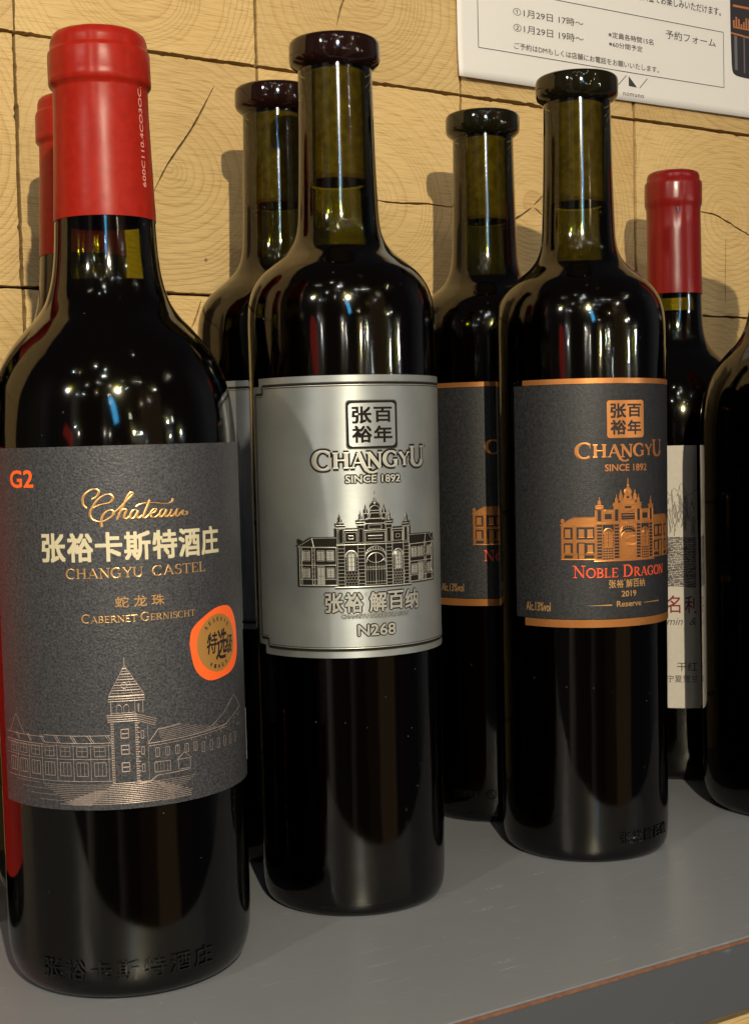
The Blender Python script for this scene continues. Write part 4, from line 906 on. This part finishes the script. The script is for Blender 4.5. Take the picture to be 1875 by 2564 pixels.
# chateau line drawing: tower, wings, steps
a = Art(); px_ = lambda x, z: (uc(x), z)
def ln(x0, z0, x1, z1, w=.17): a.ribbon([px_(x0, z0), px_(x1, z1)], w*.8, 0, .03)
ln(.7, 104.6, .7, 102, .3); ln(.7, 102.2, -3.9, 93.6, .25); ln(.7, 102.2, 6.1, 93.6, .25); ln(.9, 102.0, 2.8, 93.6, .15)
for k in range(11):
    z = 93.2+k*.8; hw = 1-(z-93.2)/9.2; ln(.7-4.6*hw, z, .7+5.4*hw, z, .15 if k % 2 else .24)
for z in (93.0, 92.3, 91.6): ln(-4.2, z, 6.3, z, .22)
ln(-3.5, 91.4, -3.5, 87.7, .3); ln(3.4, 91.4, 3.4, 87.7, .25); ln(5.7, 91.4, 5.7, 87.7, .25); ln(4.4, 90.6, 4.4, 88.2, .5)
for c_ in (-1.2, .9): a.arc(uc(c_), 89.6, .75, .9, 0, 180, .18, 0, .03); ln(c_-.75, 89.6, c_-.75, 88.2, .15); ln(c_+.75, 89.6, c_+.75, 88.2, .15)
ln(-3.5, 88.1, 3.4, 88.1, .15); a.arc(uc(.5), 96.2, .9, .9, 0, 360, .2, 0, .03)
for z, e in ((87.5, .4), (86.9, .3), (86.2, .1), (85.6, 0)): ln(-4.6-e*.5, z, 3.9, z, .26); ln(3.9, z, 9.2+e, z-1.9, .2)
for zz in range(25):
    z = 84.9-zz*.72
    for xx in (-3.4, 3.6): ln(xx-.28, z, xx+.28, z, .42)
    if zz % 2 == 0: ln(3.9, z, 4.5, z-.1, .25)
ln(-3.7, 85.3, -3.7, 66.9, .14); ln(-3.0, 85.3, -3.0, 66.9, .14); ln(3.3, 85, 3.3, 67, .14); ln(4.0, 85, 4.0, 67, .14); ln(6.9, 84, 6.9, 67.5, .15)
for z in (80.6, 75.8, 70.6):
    a.frame(uc(-.9), z, uc(1.3), z+2.6, .3, 0, .03); ln(-.7, z+1.3, 1.1, z+1.3, .4); a.frame(uc(4.9), z-.4, uc(5.7), z+1.8, .2, 0, .02)
for s0, s1, zt in ((-3.9, -25, 81.6), (-25, -43, 81.0)):
    ln(s0, zt, s1, zt, .2); ln(s0, zt-2.2, s1, zt-2.2, .22); ln(s0, zt-3.0, s1, zt-3.0, .14); ln(s0, 74.6, s1, 74.6, .16); ln(s0, 68.0, s1, 68.0, .16)
for k in range(7):
    x = -7.2-k*5.3; ln(x+2.4, 81.6, x+3.8, 79.4, .22); ln(x+1.8, 81.5, x+3.2, 79.3, .14)
    a.frame(uc(x-1.6), 75.4, uc(x+1.6), 78.2, .14, 0, .02); ln(x, 75.4, x, 78.2, .12); ln(x-1.6, 77, x+1.6, 77, .12)
    a.frame(uc(x-1.7), 69.6, uc(x+1.7), 73.6, .16, 0, .02); ln(x-.6, 69.6, x-.6, 73.6, .14); ln(x+.6, 69.6, x+.6, 73.6, .14); ln(x+2.6, 68, x+2.6, 79, .18)
ln(-33, 81.2, -37, 87, .18); ln(-37, 87, -41, 81, .18)
# right wing
ln(7.0, 78.6, 10.0, 82.4, .22); ln(10.0, 82.4, 17, 83.2, .2); ln(7.0, 78.4, 36, 79.8, .25); ln(7.2, 77.6, 36, 79.0, .16)
for k in range(7): ln(10+k*.1, 82.2-k*.5, 18+k*2.2, 83.0-k*.5, .12)
for k in range(5): x = 9.6+k*3.1; a.frame(uc(x-.6), 74.2, uc(x+.6), 76.8, .16, 0, .02); ln(x, 74.2, x, 76.8, .12)
a.frame(uc(8.6), 69.6, uc(13.4), 72.6, .16, 0, .02)
for k in range(4): ln(9.4+k, 69.6, 9.4+k, 72.6, .12)
ln(15.6, 72.4, 18, 74.4, .2); ln(18, 74.4, 20.4, 72.4, .2); a.frame(uc(16), 69.4, uc(20), 72.4, .14, 0, .02)
ln(27, 79.6, 35, 83.8, .16); ln(35, 83.8, 41, 88.2, .2); ln(41, 88.2, 46, 83, .2); ln(33, 79, 45, 83.4, .14)
for k in range(6):
    x = 25+k*3.2; a.frame(uc(x-.5), 73.2, uc(x+.5), 76.2, .13, 0, .02)
rq = random.Random(4)
for k in range(70):
    x = 20+rq.uniform(0, 26); z = 77.5+rq.uniform(0, 6)*(x-14)/30; ln(x, z, x+rq.uniform(-.6, .6), z+rq.uniform(-.5, .5), .13)
for k in range(12):      # steps
    z = 67.2-k*.55; ln(-3.4-k*1.5 if k > 3 else -3.6-k*.6, z, 8.5+k*1.5 if k < 9 else 20, z, .17)
    ln(-26+k*.9, z-.25, -3.6-k*.6, z-.25, .12); ln(8.5+k*.6, z-.25, 22-k*1.0, z-.25, .12)
    if k % 3 == 0: ln(-38+k*1.2, z-.1, -27+k, z-.1, .1)
    for q in range(9): ln(-12+q*3.1+(k % 2)*1.2, z, -12+q*3.1+(k % 2)*1.2, z-.5, .1)
ln(4.0, 66.8, 6.9, 67.0, .2); ln(7, 67, 9.4, 68.6, .25); ln(9.4, 68.6, 20, 69.0, .2)
on1(a, "emblem", 'line_gold', .36)
a = Art(); re_ = random.Random(2)
a.ribbon([(49.5+re_.uniform(-.15, .3), 64+k*.8) for k in range(22)], .28, 0, .05, taper=True); a.wrap("frayed_edge", MT['white_paper'], lab1, R1, C1, .38)
emboss("张裕卡斯特酒庄", (uc(-28.6), 7.6, uc(27.5), 13.8), g1, R1, C1)

b0, g0, cp0 = make_broad_bottle("bottle hidden behind the large left one except a strip of red capsule", (.1800, -.0655, 0), 0, '1')
label_patch("label", [rrect(-51, 60, 49, 168)], MT['grey_paper'], b0, R1, -102, .05, .3)
b6, g6, cp6 = make_broad_bottle("bottle with dark red capsule and narrow white label, back row at the right", (.49021, -.05467, 0), 0, '6', 'dark_capsule', wine_top=228.4)
C6 = -134.1; lab6 = label_patch("label", [rrect(-30, 36.0, 9.6, 161.8)], MT['white_paper'], b6, R6, C6, .05, .3)
label_patch("lifted_edge", [[(8.6, 36.4), (9.9, 35.8), (10.7, 38), (10.4, 60), (10.1, 90), (9.6, 126), (8.6, 126)]], MT['white_paper'], lab6, R6, C6, .75, .12)
def on6(a, n, m, w=.37): return a.wrap(n, MT[m], lab6, R6, C6, w)
on6(text_art("名", (-5.0, 81.9, 1.2, 90.2), offset=.012), "lettering", 'dark_red_ink'); on6(text_art("利", (3.4, 81.8, 9.4, 90.0), offset=.012), "lettering", 'dark_red_ink')
on6(text_art("min  &", (-5.2, 76.0, 8.6, 79.6), shear=.35), "lettering", 'grey_ink')
on6(text_art("干红", (-.6, 53.8, 8.9, 58.2)), "lettering", 'black_ink'); on6(text_art("宁夏贺兰", (-5.4, 48.4, 9.3, 51.9)), "lettering", 'black_ink')
a = Art(); rm = random.Random(8)
ridge = [(-12, 139), (-9, 144), (-6.5, 147), (-4.6, 141), (-3, 138), (-1.2, 141.5), (.6, 140.0), (2.2, 144), (4.4, 139.2), (6.6, 138.5), (9.5, 141.5)]
a.ribbon(smooth_path(ridge, 4), .28)
for k in range(120):
    i = rm.randrange(1, 10); x, z = ridge[i]; x += rm.uniform(-1.5, 1.5); dxx = rm.uniform(-1.6, 1.6); x2 = min(9.4, max(-12, x+dxx)); x = min(9.4, x); L_ = rm.uniform(1.5, 8); zt = z-rm.uniform(.5, 16)
    a.ribbon(smooth_path([(x, zt), ((x+x2)/2+rm.uniform(-.4, .4), zt-L_/2), (x2, zt-L_)], 3), rm.uniform(.12, .55))
on6(a, "printed_mountains", 'soft_ink')
a = Art()
for k in range(30):
    z = 118-k*.8; x = -14
    while x < 9:
        x2 = min(9.4, x+rm.uniform(.6, 2.6)); a.ribbon([(x, z+rm.uniform(-.15, .15)-(x*.04)), (x2, z+rm.uniform(-.15, .15)-x2*.04)], rm.uniform(.4, .8)); x = x2+rm.uniform(.02, .3)
on6(a, "printed_vineyard", 'grey_ink')
bR, gR, cpR = make_broad_bottle("bottle with a bright red label beyond the left edge, seen only as a red reflection", (.090, -.066, 0), 0, '1')
label_patch("label", [rrect(-58, 20.0, 58, 168)], MT['red_paper'], bR, R1, -55, .05, .3)
b7, g7, cp7 = make_broad_bottle("dark bottle cut off by the right edge of the picture, front row", (.4784, -.1376, 0), 0, '1', glass_mat='brown_glass')
print("objects", len(bpy.data.objects))
